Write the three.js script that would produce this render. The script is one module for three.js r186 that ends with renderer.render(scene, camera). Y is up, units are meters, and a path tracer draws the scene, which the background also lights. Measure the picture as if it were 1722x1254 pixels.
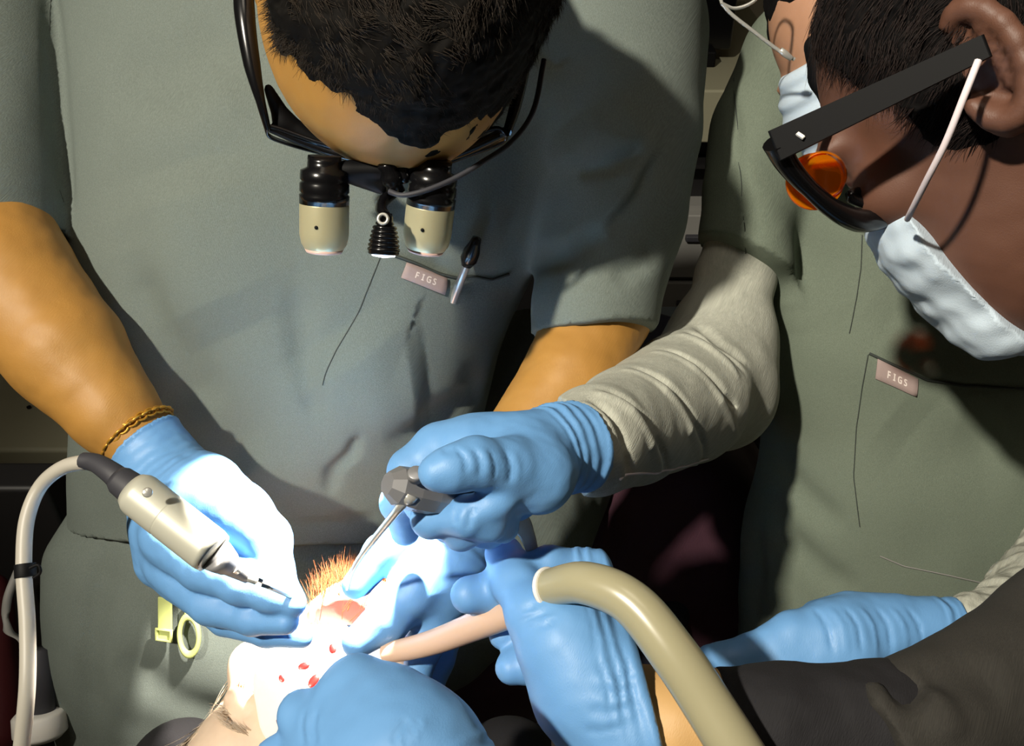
import * as THREE from 'three';
import { mergeGeometries } from 'three/addons/utils/BufferGeometryUtils.js';
import { RoundedBoxGeometry } from 'three/addons/geometries/RoundedBoxGeometry.js';
import { ImprovedNoise } from 'three/addons/math/ImprovedNoise.js';
import { RectAreaLightUniformsLib } from 'three/addons/lights/RectAreaLightUniformsLib.js';

// ---------------------------------------------------------------- camera, light, exposure
const FOCAL = 1500, IW = 1722, IH = 1254;
const scene = new THREE.Scene();
const camera = new THREE.PerspectiveCamera(2 * Math.atan(IH / 2 / FOCAL) * 180 / Math.PI, IW / IH, 0.02, 30);
camera.position.set(0, 1.6, 0);
camera.rotation.set(-38 * Math.PI / 180, 0, 0);
camera.updateMatrixWorld(true);
const renderer = new THREE.WebGLRenderer({ antialias: true });
renderer.toneMapping = THREE.LinearToneMapping;
renderer.toneMappingExposure = 1.0;
renderer.shadowMap.enabled = true;
RectAreaLightUniformsLib.init();
scene.background = new THREE.Color(0x000000);

const EYE = camera.position.clone();
const CR = new THREE.Vector3(1, 0, 0), CU = new THREE.Vector3(0, 1, 0).applyQuaternion(camera.quaternion), CB = new THREE.Vector3(0, 0, 1).applyQuaternion(camera.quaternion);
// a point of the room from where it appears and how far away it is
function V(px, py, d) { return EYE.clone().addScaledVector(CR, (px - IW / 2) / FOCAL * d).addScaledVector(CU, (IH / 2 - py) / FOCAL * d).addScaledVector(CB, -d); }
const RP = (rpx, d) => rpx * d / FOCAL;

const LAMP_POS = new THREE.Vector3(-1.14, 3.15, 0.725), LAMP_AIM = new THREE.Vector3(0.14, 1.30, -0.65);
const LAMP_I = 32, HEADLIGHT_I = 3.5, CEIL_I = 4, LAMP_C = 0xfff6e4;

// ---------------------------------------------------------------- helpers
const noiseGen = new ImprovedNoise();
const N3 = (x, y, z) => noiseGen.noise(x, y, z);
let seed = 12345;
function rnd() { seed = (seed * 1664525 + 1013904223) >>> 0; return seed / 4294967296; }
const lerp = (a, b, t) => a + (b - a) * t;
const clamp = (x, a, b) => x < a ? a : x > b ? b : x;
const sstep = (a, b, x) => { const t = clamp((x - a) / (b - a), 0, 1); return t * t * (3 - 2 * t); };

// signed distance fields, joined by a smooth minimum
class Field {
  constructor(k = 0.01) { this.k = k; this.dz = 0; this.prims = []; this.creases = []; this.cuts = []; this.mods = []; this.box = new THREE.Box3(); }
  grow(p, r) { this.box.expandByPoint(p.clone().addScalar(r)); this.box.expandByPoint(p.clone().addScalar(-r)); }
  cone(a, b, ra, rb, k = this.k) {
    this.grow(a, ra); this.grow(b, rb);
    const ax = a.x, ay = a.y, az = a.z, bx = b.x - ax, by = b.y - ay, bz = b.z - az, l2 = bx * bx + by * by + bz * bz + 1e-12, rr = ra - rb, a2 = Math.max(l2 - rr * rr, 1e-9), il2 = 1 / l2;
    this.prims.push({ k, f(x, y, z) {
      const px = x - ax, py = y - ay, pz = z - az, yy = px * bx + py * by + pz * bz, zz = yy - l2;
      const qx = px * l2 - bx * yy, qy = py * l2 - by * yy, qz = pz * l2 - bz * yy, x2 = qx * qx + qy * qy + qz * qz;
      const y2 = yy * yy * l2, z2 = zz * zz * l2, kk = Math.sign(rr) * rr * rr * x2;
      if (Math.sign(zz) * a2 * z2 > kk) return Math.sqrt(x2 + z2) * il2 - rb;
      if (Math.sign(yy) * a2 * y2 < kk) return Math.sqrt(x2 + y2) * il2 - ra;
      return (Math.sqrt(x2 * a2 * il2) + yy * rr) * il2 - ra;
    } });
    return this;
  }
  // points as [px, py, depth, radius in px]
  at(dz) { this.dz = dz; return this; }
  chain(pts, k = this.k) { for (let i = 0; i + 1 < pts.length; i++) { const [a, b] = [pts[i], pts[i + 1]]; this.cone(V(a[0], a[1], a[2] + this.dz), V(b[0], b[1], b[2] + this.dz), RP(a[3], a[2] + this.dz), RP(b[3], b[2] + this.dz), i ? Math.min(k, 0.006) : k); } return this; }
  sub(field, k = this.k) { this.box.union(field.box); this.prims.push({ k, f: (x, y, z) => field.eval(x, y, z) }); return this; }
  ball(p, r, k) { return this.cone(p, p.clone().add(new THREE.Vector3(0, 1e-4, 0)), r, r, k); }
  ell(c, rad, basis = [CR, CU, CB], k = this.k) {
    this.grow(c, Math.max(...rad));
    const [u, v, w] = basis, [a, b, e] = rad, m = Math.min(a, b, e);
    this.prims.push({ k, f(x, y, z) {
      const px = x - c.x, py = y - c.y, pz = z - c.z;
      const U = (px * u.x + py * u.y + pz * u.z) / a, Vv = (px * v.x + py * v.y + pz * v.z) / b, Wv = (px * w.x + py * w.y + pz * w.z) / e;
      const k0 = Math.sqrt(U * U + Vv * Vv + Wv * Wv), k1 = Math.sqrt(U * U / a / a + Vv * Vv / b / b + Wv * Wv / e / e);
      return k0 < 1e-4 ? -m : k0 * (k0 - 1) / k1;
    } });
    return this;
  }
  // a body lofted through oval sections: [px, py, depth of the front, half width px, half thickness m], top to bottom
  loft(secs, k = this.k, ex = 2.4) {
    const S = secs.map(([px, py, df, hw, b]) => { const c = V(px, py, df + b).sub(EYE), w = RP(hw, df + b * 0.6); this.grow(c.clone().add(EYE), Math.max(w, b)); return { X: c.dot(CR), Y: c.dot(CU), Z: c.dot(CB), w, b }; });
    const n = S.length;
    const cm = (p0, p1, p2, p3, t) => 0.5 * (2 * p1 + (p2 - p0) * t + (2 * p0 - 5 * p1 + 4 * p2 - p3) * t * t + (3 * p1 - p0 - 3 * p2 + p3) * t * t * t);
    const cx = CR, cy = CU, cz = CB, E = EYE;
    this.prims.push({ k, f(x, y, z) {
      const dx = x - E.x, dy = y - E.y, dz = z - E.z;
      const X = dx * cx.x + dy * cx.y + dz * cx.z, Y = dx * cy.x + dy * cy.y + dz * cy.z, Z = dx * cz.x + dy * cz.y + dz * cz.z;
      let i = 0; while (i < n - 2 && Y < S[i + 1].Y) i++;
      const A = S[Math.max(i - 1, 0)], B = S[i], C = S[i + 1], D = S[Math.min(i + 2, n - 1)];
      const t = clamp((B.Y - Y) / (B.Y - C.Y), 0, 1);
      const w = cm(A.w, B.w, C.w, D.w, t), b = cm(A.b, B.b, C.b, D.b, t), xx = cm(A.X, B.X, C.X, D.X, t), zz = cm(A.Z, B.Z, C.Z, D.Z, t);
      const u = Math.abs((X - xx) / w), v = Math.abs((Z - zz) / b);
      const r = Math.pow(Math.pow(u, ex) + Math.pow(v, ex), 1 / ex);
      const g = r < 1e-3 ? 1 : Math.sqrt(Math.pow(Math.pow(u / r, ex - 1) / w, 2) + Math.pow(Math.pow(v / r, ex - 1) / b, 2));
      const d = (r - 1) / Math.max(g, 1e-6) * 0.92, e = Math.max(Y - S[0].Y, S[n - 1].Y - Y);
      return Math.max(d, e);
    } });
    return this;
  }
  crease(pts, w, amp) { this.creases.push({ pts, w, amp }); return this; }
  cut(p, n) { const m = n.clone().normalize(); this.cuts.push([m.x, m.y, m.z, p.dot(m)]); return this; }
  mod(f) { this.mods.push(f); return this; }
  raw(x, y, z) {
    let d = 1e3;
    for (const p of this.prims) { const e = p.f(x, y, z), k = p.k, h = k - Math.abs(d - e); d = Math.min(d, e) - (h > 0 ? h * h / k * 0.25 : 0); }
    return d;
  }
  eval(x, y, z) {
    let d = this.raw(x, y, z);
    if (d < 0.05 && d > -0.05) {
      for (const c of this.creases) {
        let best = 1e9;
        const P = c.pts;
        for (let i = 0; i + 1 < P.length; i++) {
          const a = P[i], b = P[i + 1], bx = b.x - a.x, by = b.y - a.y, bz = b.z - a.z, px = x - a.x, py = y - a.y, pz = z - a.z;
          const h = clamp((px * bx + py * by + pz * bz) / (bx * bx + by * by + bz * bz + 1e-12), 0, 1), qx = px - bx * h, qy = py - by * h, qz = pz - bz * h;
          const q = qx * qx + qy * qy + qz * qz; if (q < best) { best = q; c.h = (i + h) / (P.length - 1); }
        }
        const w2 = c.w * c.w; if (best < 9 * w2) d += c.amp * Math.exp(-best / w2) * Math.min(1, 4 * c.h + 0.15, 4 * (1 - c.h) + 0.15);
      }
      for (const m of this.mods) d += m(x, y, z, d);
    }
    for (const c of this.cuts) d = Math.max(d, x * c[0] + y * c[1] + z * c[2] - c[3]);
    return d;
  }
  // where the line of sight to a picture point meets the surface
  hit(px, py) {
    const dir = V(px, py, 1).sub(EYE).normalize(); let t = 0.2;
    for (let i = 0; i < 200; i++) { const p = EYE.clone().addScaledVector(dir, t), d = this.raw(p.x, p.y, p.z); if (d < 0.0003) return p; t += Math.max(d * 0.8, 0.0004); if (t > 3) break; }
    return V(px, py, 0.7);
  }
  fold(px, w, amp) { return this.crease(px.map(([x, y]) => this.hit(x, y)), w, amp); }
  normal(p, e = 0.0012) { return new THREE.Vector3(this.eval(p.x + e, p.y, p.z) - this.eval(p.x - e, p.y, p.z), this.eval(p.x, p.y + e, p.z) - this.eval(p.x, p.y - e, p.z), this.eval(p.x, p.y, p.z + e) - this.eval(p.x, p.y, p.z - e)).normalize(); }
}
// naive surface nets over a sparse grid
function meshField(f, cell, colorFn, bounds) {
  const bx = (bounds || f.box).clone().expandByScalar(cell * 3), B = 8;
  const nx = Math.ceil((bx.max.x - bx.min.x) / cell / B) * B + 1, ny = Math.ceil((bx.max.y - bx.min.y) / cell / B) * B + 1, nz = Math.ceil((bx.max.z - bx.min.z) / cell / B) * B + 1;
  const val = new Float32Array(nx * ny * nz).fill(1), ox = bx.min.x, oy = bx.min.y, oz = bx.min.z, sy = nx, sz = nx * ny;
  const done = new Uint8Array(nx * ny * nz), half = cell * B * 0.5, lim = half * 1.75 * 1.5 + 0.006, active = [];
  for (let k = 0; k < nz - 1; k += B) for (let j = 0; j < ny - 1; j += B) for (let i = 0; i < nx - 1; i += B) {
    const d = f.eval(ox + i * cell + half, oy + j * cell + half, oz + k * cell + half);
    if (Math.abs(d) > lim) continue;
    active.push([i, j, k]);
    for (let c = 0; c <= B; c++) for (let b = 0; b <= B; b++) for (let a = 0; a <= B; a++) {
      const q = i + a + (j + b) * sy + (k + c) * sz; if (done[q]) continue; done[q] = 1;
      val[q] = f.eval(ox + (i + a) * cell, oy + (j + b) * cell, oz + (k + c) * cell);
    }
  }
  const vid = new Map(), pos = [], idx = [];
  const E = [[0, 1], [2, 3], [4, 5], [6, 7], [0, 2], [1, 3], [4, 6], [5, 7], [0, 4], [1, 5], [2, 6], [3, 7]];
  const off = [0, 1, sy, sy + 1, sz, sz + 1, sz + sy, sz + sy + 1], g = new Array(8);
  for (const [I, J, K] of active) for (let k = K; k < K + B; k++) for (let j = J; j < J + B; j++) for (let i = I; i < I + B; i++) {
    const q = i + j * sy + k * sz; let m = 0;
    for (let c = 0; c < 8; c++) { g[c] = val[q + off[c]]; if (g[c] < 0) m |= 1 << c; }
    if (m === 0 || m === 255) continue;
    let x = 0, y = 0, z = 0, n = 0;
    for (const [a, b] of E) { if ((g[a] < 0) === (g[b] < 0)) continue; const t = g[a] / (g[a] - g[b]); x += (a & 1) + t * ((b & 1) - (a & 1)); y += (a >> 1 & 1) + t * ((b >> 1 & 1) - (a >> 1 & 1)); z += (a >> 2) + t * ((b >> 2) - (a >> 2)); n++; }
    vid.set(q, pos.length / 3);
    pos.push(ox + (i + x / n) * cell, oy + (j + y / n) * cell, oz + (k + z / n) * cell);
  }
  const quad = (a, b, c, d, flip) => { if (a === undefined || b === undefined || c === undefined || d === undefined) return; if (flip) idx.push(a, c, b, a, d, c); else idx.push(a, b, c, a, c, d); };
  for (const q of vid.keys()) {
    const v0 = val[q], s = v0 < 0;
    if (s !== (val[q + 1] < 0)) quad(vid.get(q), vid.get(q - sy), vid.get(q - sy - sz), vid.get(q - sz), !s);
    if (s !== (val[q + sy] < 0)) quad(vid.get(q), vid.get(q - sz), vid.get(q - sz - 1), vid.get(q - 1), !s);
    if (s !== (val[q + sz] < 0)) quad(vid.get(q), vid.get(q - 1), vid.get(q - 1 - sy), vid.get(q - sy), !s);
  }
  const nor = new Float32Array(pos.length), uv = new Float32Array(pos.length / 3 * 2), col = colorFn ? new Float32Array(pos.length) : null, e = cell * 0.5;
  for (let v = 0; v < pos.length; v += 3) {
    let x = pos[v], y = pos[v + 1], z = pos[v + 2];
    let gx = f.eval(x + e, y, z) - f.eval(x - e, y, z), gy = f.eval(x, y + e, z) - f.eval(x, y - e, z), gz = f.eval(x, y, z + e) - f.eval(x, y, z - e);
    const L = Math.hypot(gx, gy, gz) || 1; gx /= L; gy /= L; gz /= L;
    nor[v] = gx; nor[v + 1] = gy; nor[v + 2] = gz;
    uv[v / 3 * 2] = x + z * 0.55; uv[v / 3 * 2 + 1] = y + z * 0.35;
    if (col) { const c = colorFn(x, y, z, gx, gy, gz); col[v] = c[0]; col[v + 1] = c[1]; col[v + 2] = c[2]; }
  }
  const geo = new THREE.BufferGeometry();
  geo.setAttribute('position', new THREE.Float32BufferAttribute(pos, 3));
  geo.setAttribute('normal', new THREE.BufferAttribute(nor, 3));
  geo.setAttribute('uv', new THREE.BufferAttribute(uv, 2));
  if (col) geo.setAttribute('color', new THREE.BufferAttribute(col, 3));
  geo.setIndex(idx);
  return geo;
}
// ---- things and parts
const used = {};
function numbered(n) { used[n] = (used[n] ?? -1) + 1; return used[n] ? `${n}_${String(used[n]).padStart(3, '0')}` : n; }
function part(name, geo, mat, parent, label) { const m = new THREE.Mesh(geo, mat); m.name = name; m.castShadow = m.receiveShadow = true; if (label) m.userData.label = label; parent.add(m); return m; }
function thing(name, label, category, group) { const g = new THREE.Group(); g.name = numbered(name); g.userData = { label, category }; if (group) g.userData.group = group; scene.add(g); return g; }
// put a group's origin at the base of what it holds
function settle(g) {
  g.updateMatrixWorld(true); const b = new THREE.Box3().setFromObject(g), o = new THREE.Vector3((b.min.x + b.max.x) / 2, b.min.y, (b.min.z + b.max.z) / 2);
  g.position.copy(o); for (const c of g.children) c.position.sub(o); return g;
}
function struct(name, geo, mat, parent = scene) { const m = new THREE.Mesh(geo, mat); m.name = name; m.castShadow = m.receiveShadow = true; if (parent === scene) m.userData = { kind: 'structure' }; parent.add(m); return m; }
const boxAt = (x0, y0, z0, x1, y1, z1, r = 0) => { const g = r ? new RoundedBoxGeometry(x1 - x0, y1 - y0, z1 - z0, 2, r) : new THREE.BoxGeometry(x1 - x0, y1 - y0, z1 - z0); g.translate((x0 + x1) / 2, (y0 + y1) / 2, (z0 + z1) / 2); return g; };
// a round tube through points, radius may vary
function tube(pts, rad, seg = 48, sides = 12, cap = true) {
  const c = new THREE.CatmullRomCurve3(pts), fr = c.computeFrenetFrames(seg, false), pos = [], nor = [], uv = [], idx = [];
  const R = t => typeof rad === 'number' ? rad : Array.isArray(rad) ? lerp(rad[Math.min(Math.floor(t * (rad.length - 1)), rad.length - 2)], rad[Math.min(Math.floor(t * (rad.length - 1)), rad.length - 2) + 1], t >= 1 ? 1 : (t * (rad.length - 1)) % 1) : rad(t);
  for (let i = 0; i <= seg; i++) { const p = c.getPoint(i / seg), r = R(i / seg); for (let j = 0; j <= sides; j++) { const a = j / sides * Math.PI * 2, n = fr.normals[i].clone().multiplyScalar(Math.cos(a)).addScaledVector(fr.binormals[i], Math.sin(a)); pos.push(p.x + n.x * r, p.y + n.y * r, p.z + n.z * r); nor.push(n.x, n.y, n.z); uv.push(j / sides, i / seg); } }
  const w = sides + 1;
  for (let i = 0; i < seg; i++) for (let j = 0; j < sides; j++) { const a = i * w + j; idx.push(a, a + 1, a + w, a + 1, a + w + 1, a + w); }
  if (cap) for (const e of [0, seg]) { const p = c.getPoint(e / seg), t = fr.tangents[e].clone().multiplyScalar(e ? 1 : -1), b = pos.length / 3; pos.push(p.x, p.y, p.z); nor.push(t.x, t.y, t.z); uv.push(0.5, 0.5); for (let j = 0; j <= sides; j++) { const q = (e * w + j) * 3; pos.push(pos[q], pos[q + 1], pos[q + 2]); nor.push(t.x, t.y, t.z); uv.push(0.5, 0.5); } for (let j = 0; j < sides; j++) e ? idx.push(b, b + 1 + j, b + 2 + j) : idx.push(b, b + 2 + j, b + 1 + j); }
  const g = new THREE.BufferGeometry(); g.setAttribute('position', new THREE.Float32BufferAttribute(pos, 3)); g.setAttribute('normal', new THREE.Float32BufferAttribute(nor, 3)); g.setAttribute('uv', new THREE.Float32BufferAttribute(uv, 2)); g.setIndex(idx); return g;
}
// a turned shape: profile [radius, distance along axis] from point a towards point b
function turned(a, b, prof, sides = 32) {
  const g = new THREE.LatheGeometry(prof.map(([r, y]) => new THREE.Vector2(r, y)), sides), dir = b.clone().sub(a).normalize();
  g.applyQuaternion(new THREE.Quaternion().setFromUnitVectors(new THREE.Vector3(0, 1, 0), dir)); g.translate(a.x, a.y, a.z); return g;
}
// turn a geometry to axes x, y, z and move it to o (mirrored axes are put right)
function orient(g, x, y, z, o) { const zz = new THREE.Vector3().crossVectors(x, y); if (zz.dot(z) < 0) x = x.clone().negate(); g.applyMatrix4(new THREE.Matrix4().makeBasis(x, y, z)); if (o) g.translate(o.x, o.y, o.z); return g; }
// thin tapered hairs; each [root, direction, length, radius, curl vector]
function strands(list, seg = 4) {
  const pos = [], nor = [], uv = [], idx = [], q = new THREE.Vector3(), s1 = new THREE.Vector3(), s2 = new THREE.Vector3();
  for (const [root, dir, len, r, curl] of list) {
    const b0 = pos.length / 3; s1.crossVectors(dir, curl).normalize(); if (s1.lengthSq() < 0.5) s1.set(1, 0, 0); s2.crossVectors(s1, dir).normalize();
    for (let i = 0; i <= seg; i++) { const t = i / seg; q.copy(root).addScaledVector(dir, len * t).addScaledVector(curl, len * t * t); const rr = r * (1 - 0.85 * t); for (let j = 0; j < 3; j++) { const a = j / 3 * Math.PI * 2, cx = Math.cos(a), sx = Math.sin(a), n = [s1.x * cx + s2.x * sx, s1.y * cx + s2.y * sx, s1.z * cx + s2.z * sx]; pos.push(q.x + n[0] * rr, q.y + n[1] * rr, q.z + n[2] * rr); nor.push(...n); uv.push(j / 3, t); } }
    for (let i = 0; i < seg; i++) for (let j = 0; j < 3; j++) { const a = b0 + i * 3 + j, c = b0 + i * 3 + (j + 1) % 3; idx.push(a, a + 3, c, c, a + 3, c + 3); }
  }
  const g = new THREE.BufferGeometry(); g.setAttribute('position', new THREE.Float32BufferAttribute(pos, 3)); g.setAttribute('normal', new THREE.Float32BufferAttribute(nor, 3)); g.setAttribute('uv', new THREE.Float32BufferAttribute(uv, 2)); g.setIndex(idx); return g;
}

// ---------------------------------------------------------------- materials
function noiseTex(size, fn, srgb) { const d = new Uint8Array(size * size * 4); for (let y = 0; y < size; y++) for (let x = 0; x < size; x++) { const c = fn(x, y, size), o = (y * size + x) * 4; d[o] = c[0]; d[o + 1] = c[1]; d[o + 2] = c[2]; d[o + 3] = 255; } const t = new THREE.DataTexture(d, size, size); t.wrapS = t.wrapT = THREE.RepeatWrapping; t.magFilter = THREE.LinearFilter; t.minFilter = THREE.LinearMipmapLinearFilter; t.generateMipmaps = true; if (srgb) t.colorSpace = THREE.SRGBColorSpace; t.needsUpdate = true; return t; }
function weave(r, g, b, amt, rep) { const t = noiseTex(256, (x, y) => { const n = (rnd() - 0.5) * amt + ((x + y) % 4 < 2 ? 0.25 : -0.25) * amt * 0.5; return [clamp(r + n * r, 0, 255), clamp(g + n * g, 0, 255), clamp(b + n * b, 0, 255)]; }, true); t.repeat.set(rep, rep); return t; }
const grain = noiseTex(256, () => { const v = 90 + rnd() * 130; return [v, v, v]; }); grain.repeat.set(14, 14);
const heather = noiseTex(256, (x, y) => { const n = N3(x / 9, y / 4.2, 1.5) * 0.35 + N3(x / 4, y / 2.2, 7.5) * 0.35, v = clamp(0.5 + n * 0.5 + (rnd() - 0.5) * 0.25, 0, 1); return [lerp(152, 204, v), lerp(153, 206, v), lerp(142, 192, v)]; }, true); heather.repeat.set(9, 9);
const std = (c, rough = 0.7, o = {}) => new THREE.MeshStandardMaterial({ color: c, roughness: rough, metalness: 0, ...o });
const soft = (c, sp = 0.25, rough = 0.8) => new THREE.MeshPhysicalMaterial({ color: c, roughness: rough, specularIntensity: sp });
const M = {
  scrubGrey: std(0xffffff, 0.88, { map: weave(104, 113, 107, 0.16, 11), bumpMap: grain, bumpScale: 0.0003 }),
  scrubGreen: std(0xffffff, 0.88, { map: weave(106, 116, 102, 0.16, 11), bumpMap: grain, bumpScale: 0.0003 }),
  scrubChar: std(0xffffff, 0.9, { map: weave(47, 45, 41, 0.2, 11), bumpMap: grain, bumpScale: 0.0003 }),
  sleeve: std(0xffffff, 0.95, { map: heather, bumpMap: grain, bumpScale: 0.0005 }),
  black: std(0x17161a, 0.85, { bumpMap: grain, bumpScale: 0.0004 }),
  navy: std(0x1f2233, 0.85), maroon: std(0x3c1d2b, 0.75, { bumpMap: grain, bumpScale: 0.0004 }),
  glove: new THREE.MeshPhysicalMaterial({ color: 0x699dd2, roughness: 0.5, sheen: 0.15, sheenRoughness: 0.5, bumpMap: grain, bumpScale: 0.00012 }),
  skin: new THREE.MeshPhysicalMaterial({ color: 0xffffff, vertexColors: true, roughness: 0.55, sheen: 0.1, bumpMap: grain, bumpScale: 0.00015 }),
  hair: soft(0x0b0907), hairC: soft(0x0a0808), hairLock: soft(0x2b241d, 0.4, 0.6), hairLockC: soft(0x231a18, 0.4, 0.6), beard: std(0xa9663a, 0.55), whiteHair: std(0xd8c4ac, 0.5),
  blackPlastic: std(0x0d0d0f, 0.22), blackMatte: soft(0x08080a, 0.35, 0.6), rubber: std(0x34343a, 0.6),
  barrel: std(0xbcb592, 0.38, { metalness: 0.35 }), barrelEnd: std(0xdcb9ad, 0.3), lensGlass: new THREE.MeshPhysicalMaterial({ color: 0xc9b7c0, roughness: 0.05, metalness: 0.2 }),
  clear: new THREE.MeshPhysicalMaterial({ color: 0xffffff, transmission: 1, thickness: 0, roughness: 0.03, ior: 1.45 }),
  amber: new THREE.MeshPhysicalMaterial({ color: 0xff9a0a, transmission: 0.75, thickness: 0, roughness: 0.12 }),
  steel: std(0xc4c3bd, 0.25, { metalness: 0.45 }), satin: std(0xc2c1b2, 0.42, { metalness: 0.2 }), greyMetal: std(0x88888a, 0.4, { metalness: 0.35 }),
  gold: std(0xc99435, 0.3, { metalness: 0.5 }),
  hoseGrey: std(0xb3aea2, 0.45), hoseBeige: new THREE.MeshPhysicalMaterial({ color: 0xa29c7e, roughness: 0.28, clearcoat: 0.4, clearcoatRoughness: 0.2 }), tipBeige: new THREE.MeshPhysicalMaterial({ color: 0xe2bfa5, roughness: 0.4, transmission: 0.15, thickness: 0 }),
  mask: std(0xc2d2e0, 0.9, { bumpMap: grain, bumpScale: 0.0003 }), maskWhite: std(0xe6e2e6, 0.9), cord: std(0xe6d9dd, 0.8),
  beige: std(0x9a9780, 0.6), wall: std(0xc4bcaa, 0.85), darkWood: std(0x1b1a1b, 0.5), tagMauve: std(0xa38f8b, 0.8),
  thread: std(0x3c423e, 0.9), white: std(0xe9e6df, 0.6), lime: std(0xb9c27a, 0.45), blueCloth: std(0x2f6fc4, 0.7), red: std(0x470f15, 0.6), blood: std(0x9c150f, 0.3), grey: std(0x8b8a86, 0.6),
};
const skinTone = (r, g, b, rough = 0.05) => (x, y, z) => { const n = N3(x * 60, y * 60, z * 60) * rough + N3(x * 260, y * 260, z * 260) * rough * 0.6; return [r * (1 + n), g * (1 + n * 1.2), b * (1 + n * 1.2)]; };

// ---------------------------------------------------------------- the room
struct('floor', boxAt(-2.2, -0.1, -2.6, 2.2, 0, 1.8), std(0x77726a, 0.6));
struct('ceiling', boxAt(-2.2, 3.3, -2.6, 2.2, 3.4, 1.8), std(0xdad6cc, 0.9));
struct('wall_back', boxAt(-2.3, 0, -2.7, 2.3, 3.3, -2.6), M.wall);
struct('wall_left', boxAt(-2.3, 0, -2.6, -2.2, 3.3, 1.8), M.wall);
struct('wall_right', boxAt(2.2, 0, -2.6, 2.3, 3.3, 1.8), M.wall);
struct('wall_front', boxAt(-2.3, 0, 1.8, 2.3, 3.3, 1.9), M.wall);
{ // ceiling panel
  const g = thing('ceiling_light', 'dim square ceiling light panel above the treatment room', 'ceiling light');
  part('frame', boxAt(-0.32, 3.28, -0.52, 0.32, 3.299, 0.12), M.white, g);
  part('diffuser', boxAt(-0.29, 3.272, -0.49, 0.29, 3.28, 0.09), std(0xffffff, 0.8, { emissive: 0xfff4e2, emissiveIntensity: 0.8 }), g);
  settle(g);
  const l = new THREE.RectAreaLight(0xfff2dd, CEIL_I, 0.58, 0.58); l.position.set(0, 3.268, -0.2); l.lookAt(0, 0, -0.2); scene.add(l);
}
{ // operating lamp, up and to the left of the camera
  const g = thing('operating_lamp', 'round operating lamp on an arm above the left of the picture', 'lamp');
  const dir = LAMP_AIM.clone().sub(LAMP_POS).normalize(), back = LAMP_POS.clone().addScaledVector(dir, -0.02), tip = LAMP_POS.clone();
  part('housing', turned(back.clone().addScaledVector(dir, -0.06), tip, [[0.0, 0], [0.06, 0.004], [0.088, 0.03], [0.095, 0.06], [0.095, 0.08], [0.09, 0.08], [0.09, 0.066], [0, 0.066]]), M.white, g);
  part('lens', turned(tip.clone().addScaledVector(dir, -0.012), tip, [[0.0, 0.006], [0.08, 0.006], [0.086, 0], [0, 0]]), std(0xffffff, 0.4, { emissive: LAMP_C, emissiveIntensity: 1.5 }), g);
  part('arm', tube([back.clone().addScaledVector(dir, -0.055), new THREE.Vector3(-1.24, 3.27, 0.84), new THREE.Vector3(-1.25, 3.31, 0.86)], 0.018, 24, 10), M.white, g);
  settle(g);
  const l = new THREE.SpotLight(LAMP_C, LAMP_I, 0, 0.365, 1.0, 2); l.position.copy(tip.clone().addScaledVector(dir, 0.004)); l.target.position.copy(LAMP_AIM); l.shadow.radius = 2.6; l.castShadow = true; scene.add(l, l.target);
}

// a writing label sewn to cloth: a thin slab lying on a surface
function canvasTex(w, h, draw) { const c = document.createElement('canvas'); c.width = w; c.height = h; draw(c.getContext('2d'), w, h); const t = new THREE.CanvasTexture(c); t.colorSpace = THREE.SRGBColorSpace; return t; }
const figsTex = canvasTex(384, 128, (x, w, h) => { x.fillStyle = '#a08d89'; x.fillRect(0, 0, w, h); x.globalAlpha = 0.12; for (let i = 0; i < 900; i++) { x.fillStyle = rnd() < 0.5 ? '#6b5a58' : '#d8c8c2'; x.fillRect(rnd() * w, rnd() * h, 3, 2); } x.globalAlpha = 1; x.fillStyle = '#e2d6d0'; x.font = 'bold 66px sans-serif'; x.textAlign = 'center'; x.textBaseline = 'middle'; let px = 0.3; for (const ch of 'FIGS') { x.fillText(ch, w * px, h * 0.52); px += 0.135; } });
const figsMat = std(0xffffff, 0.8, { map: figsTex });
// corners tl, tr, br, bl in the picture; follows the cloth
function clothLabel(field, c, parent, mat = figsMat, lift = 0.0012) {
  const nu = 8, nv = 4, pos = [], uv = [], idx = [];
  for (let s = 0; s < 2; s++) for (let j = 0; j <= nv; j++) for (let i = 0; i <= nu; i++) {
    const u = i / nu, v = j / nv, px = lerp(lerp(c[0][0], c[1][0], u), lerp(c[3][0], c[2][0], u), v), py = lerp(lerp(c[0][1], c[1][1], u), lerp(c[3][1], c[2][1], u), v);
    const p = field.hit(px, py), n = field.normal(p, 0.004); for (let k = 0; k < 3; k++) p.addScaledVector(n, -field.eval(p.x, p.y, p.z)); p.addScaledVector(n, s ? -0.0004 : lift + 0.0008); pos.push(p.x, p.y, p.z); uv.push(u, 1 - v);
  }
  const w = nu + 1, o = w * (nv + 1);
  for (let j = 0; j < nv; j++) for (let i = 0; i < nu; i++) { const a = j * w + i; idx.push(a, a + w, a + 1, a + 1, a + w, a + w + 1, o + a, o + a + 1, o + a + w, o + a + 1, o + a + w + 1, o + a + w); }
  for (let i = 0; i < nu; i++) { const a = i, b = nv * w + i; idx.push(a, a + 1, o + a, a + 1, o + a + 1, o + a, b, o + b, b + 1, b + 1, o + b, o + b + 1); }
  for (let j = 0; j < nv; j++) { const a = j * w, b = j * w + nu; idx.push(a, o + a, a + w, a + w, o + a, o + a + w, b, b + w, o + b, b + w, o + b + w, o + b); }
  const g = new THREE.BufferGeometry(); g.setAttribute('position', new THREE.Float32BufferAttribute(pos, 3)); g.setAttribute('uv', new THREE.Float32BufferAttribute(uv, 2)); g.setIndex(idx); g.computeVertexNormals();
  return part('sewn_label', g, mat, parent, 'mauve sewn label with white lettering FIGS');
}
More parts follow.
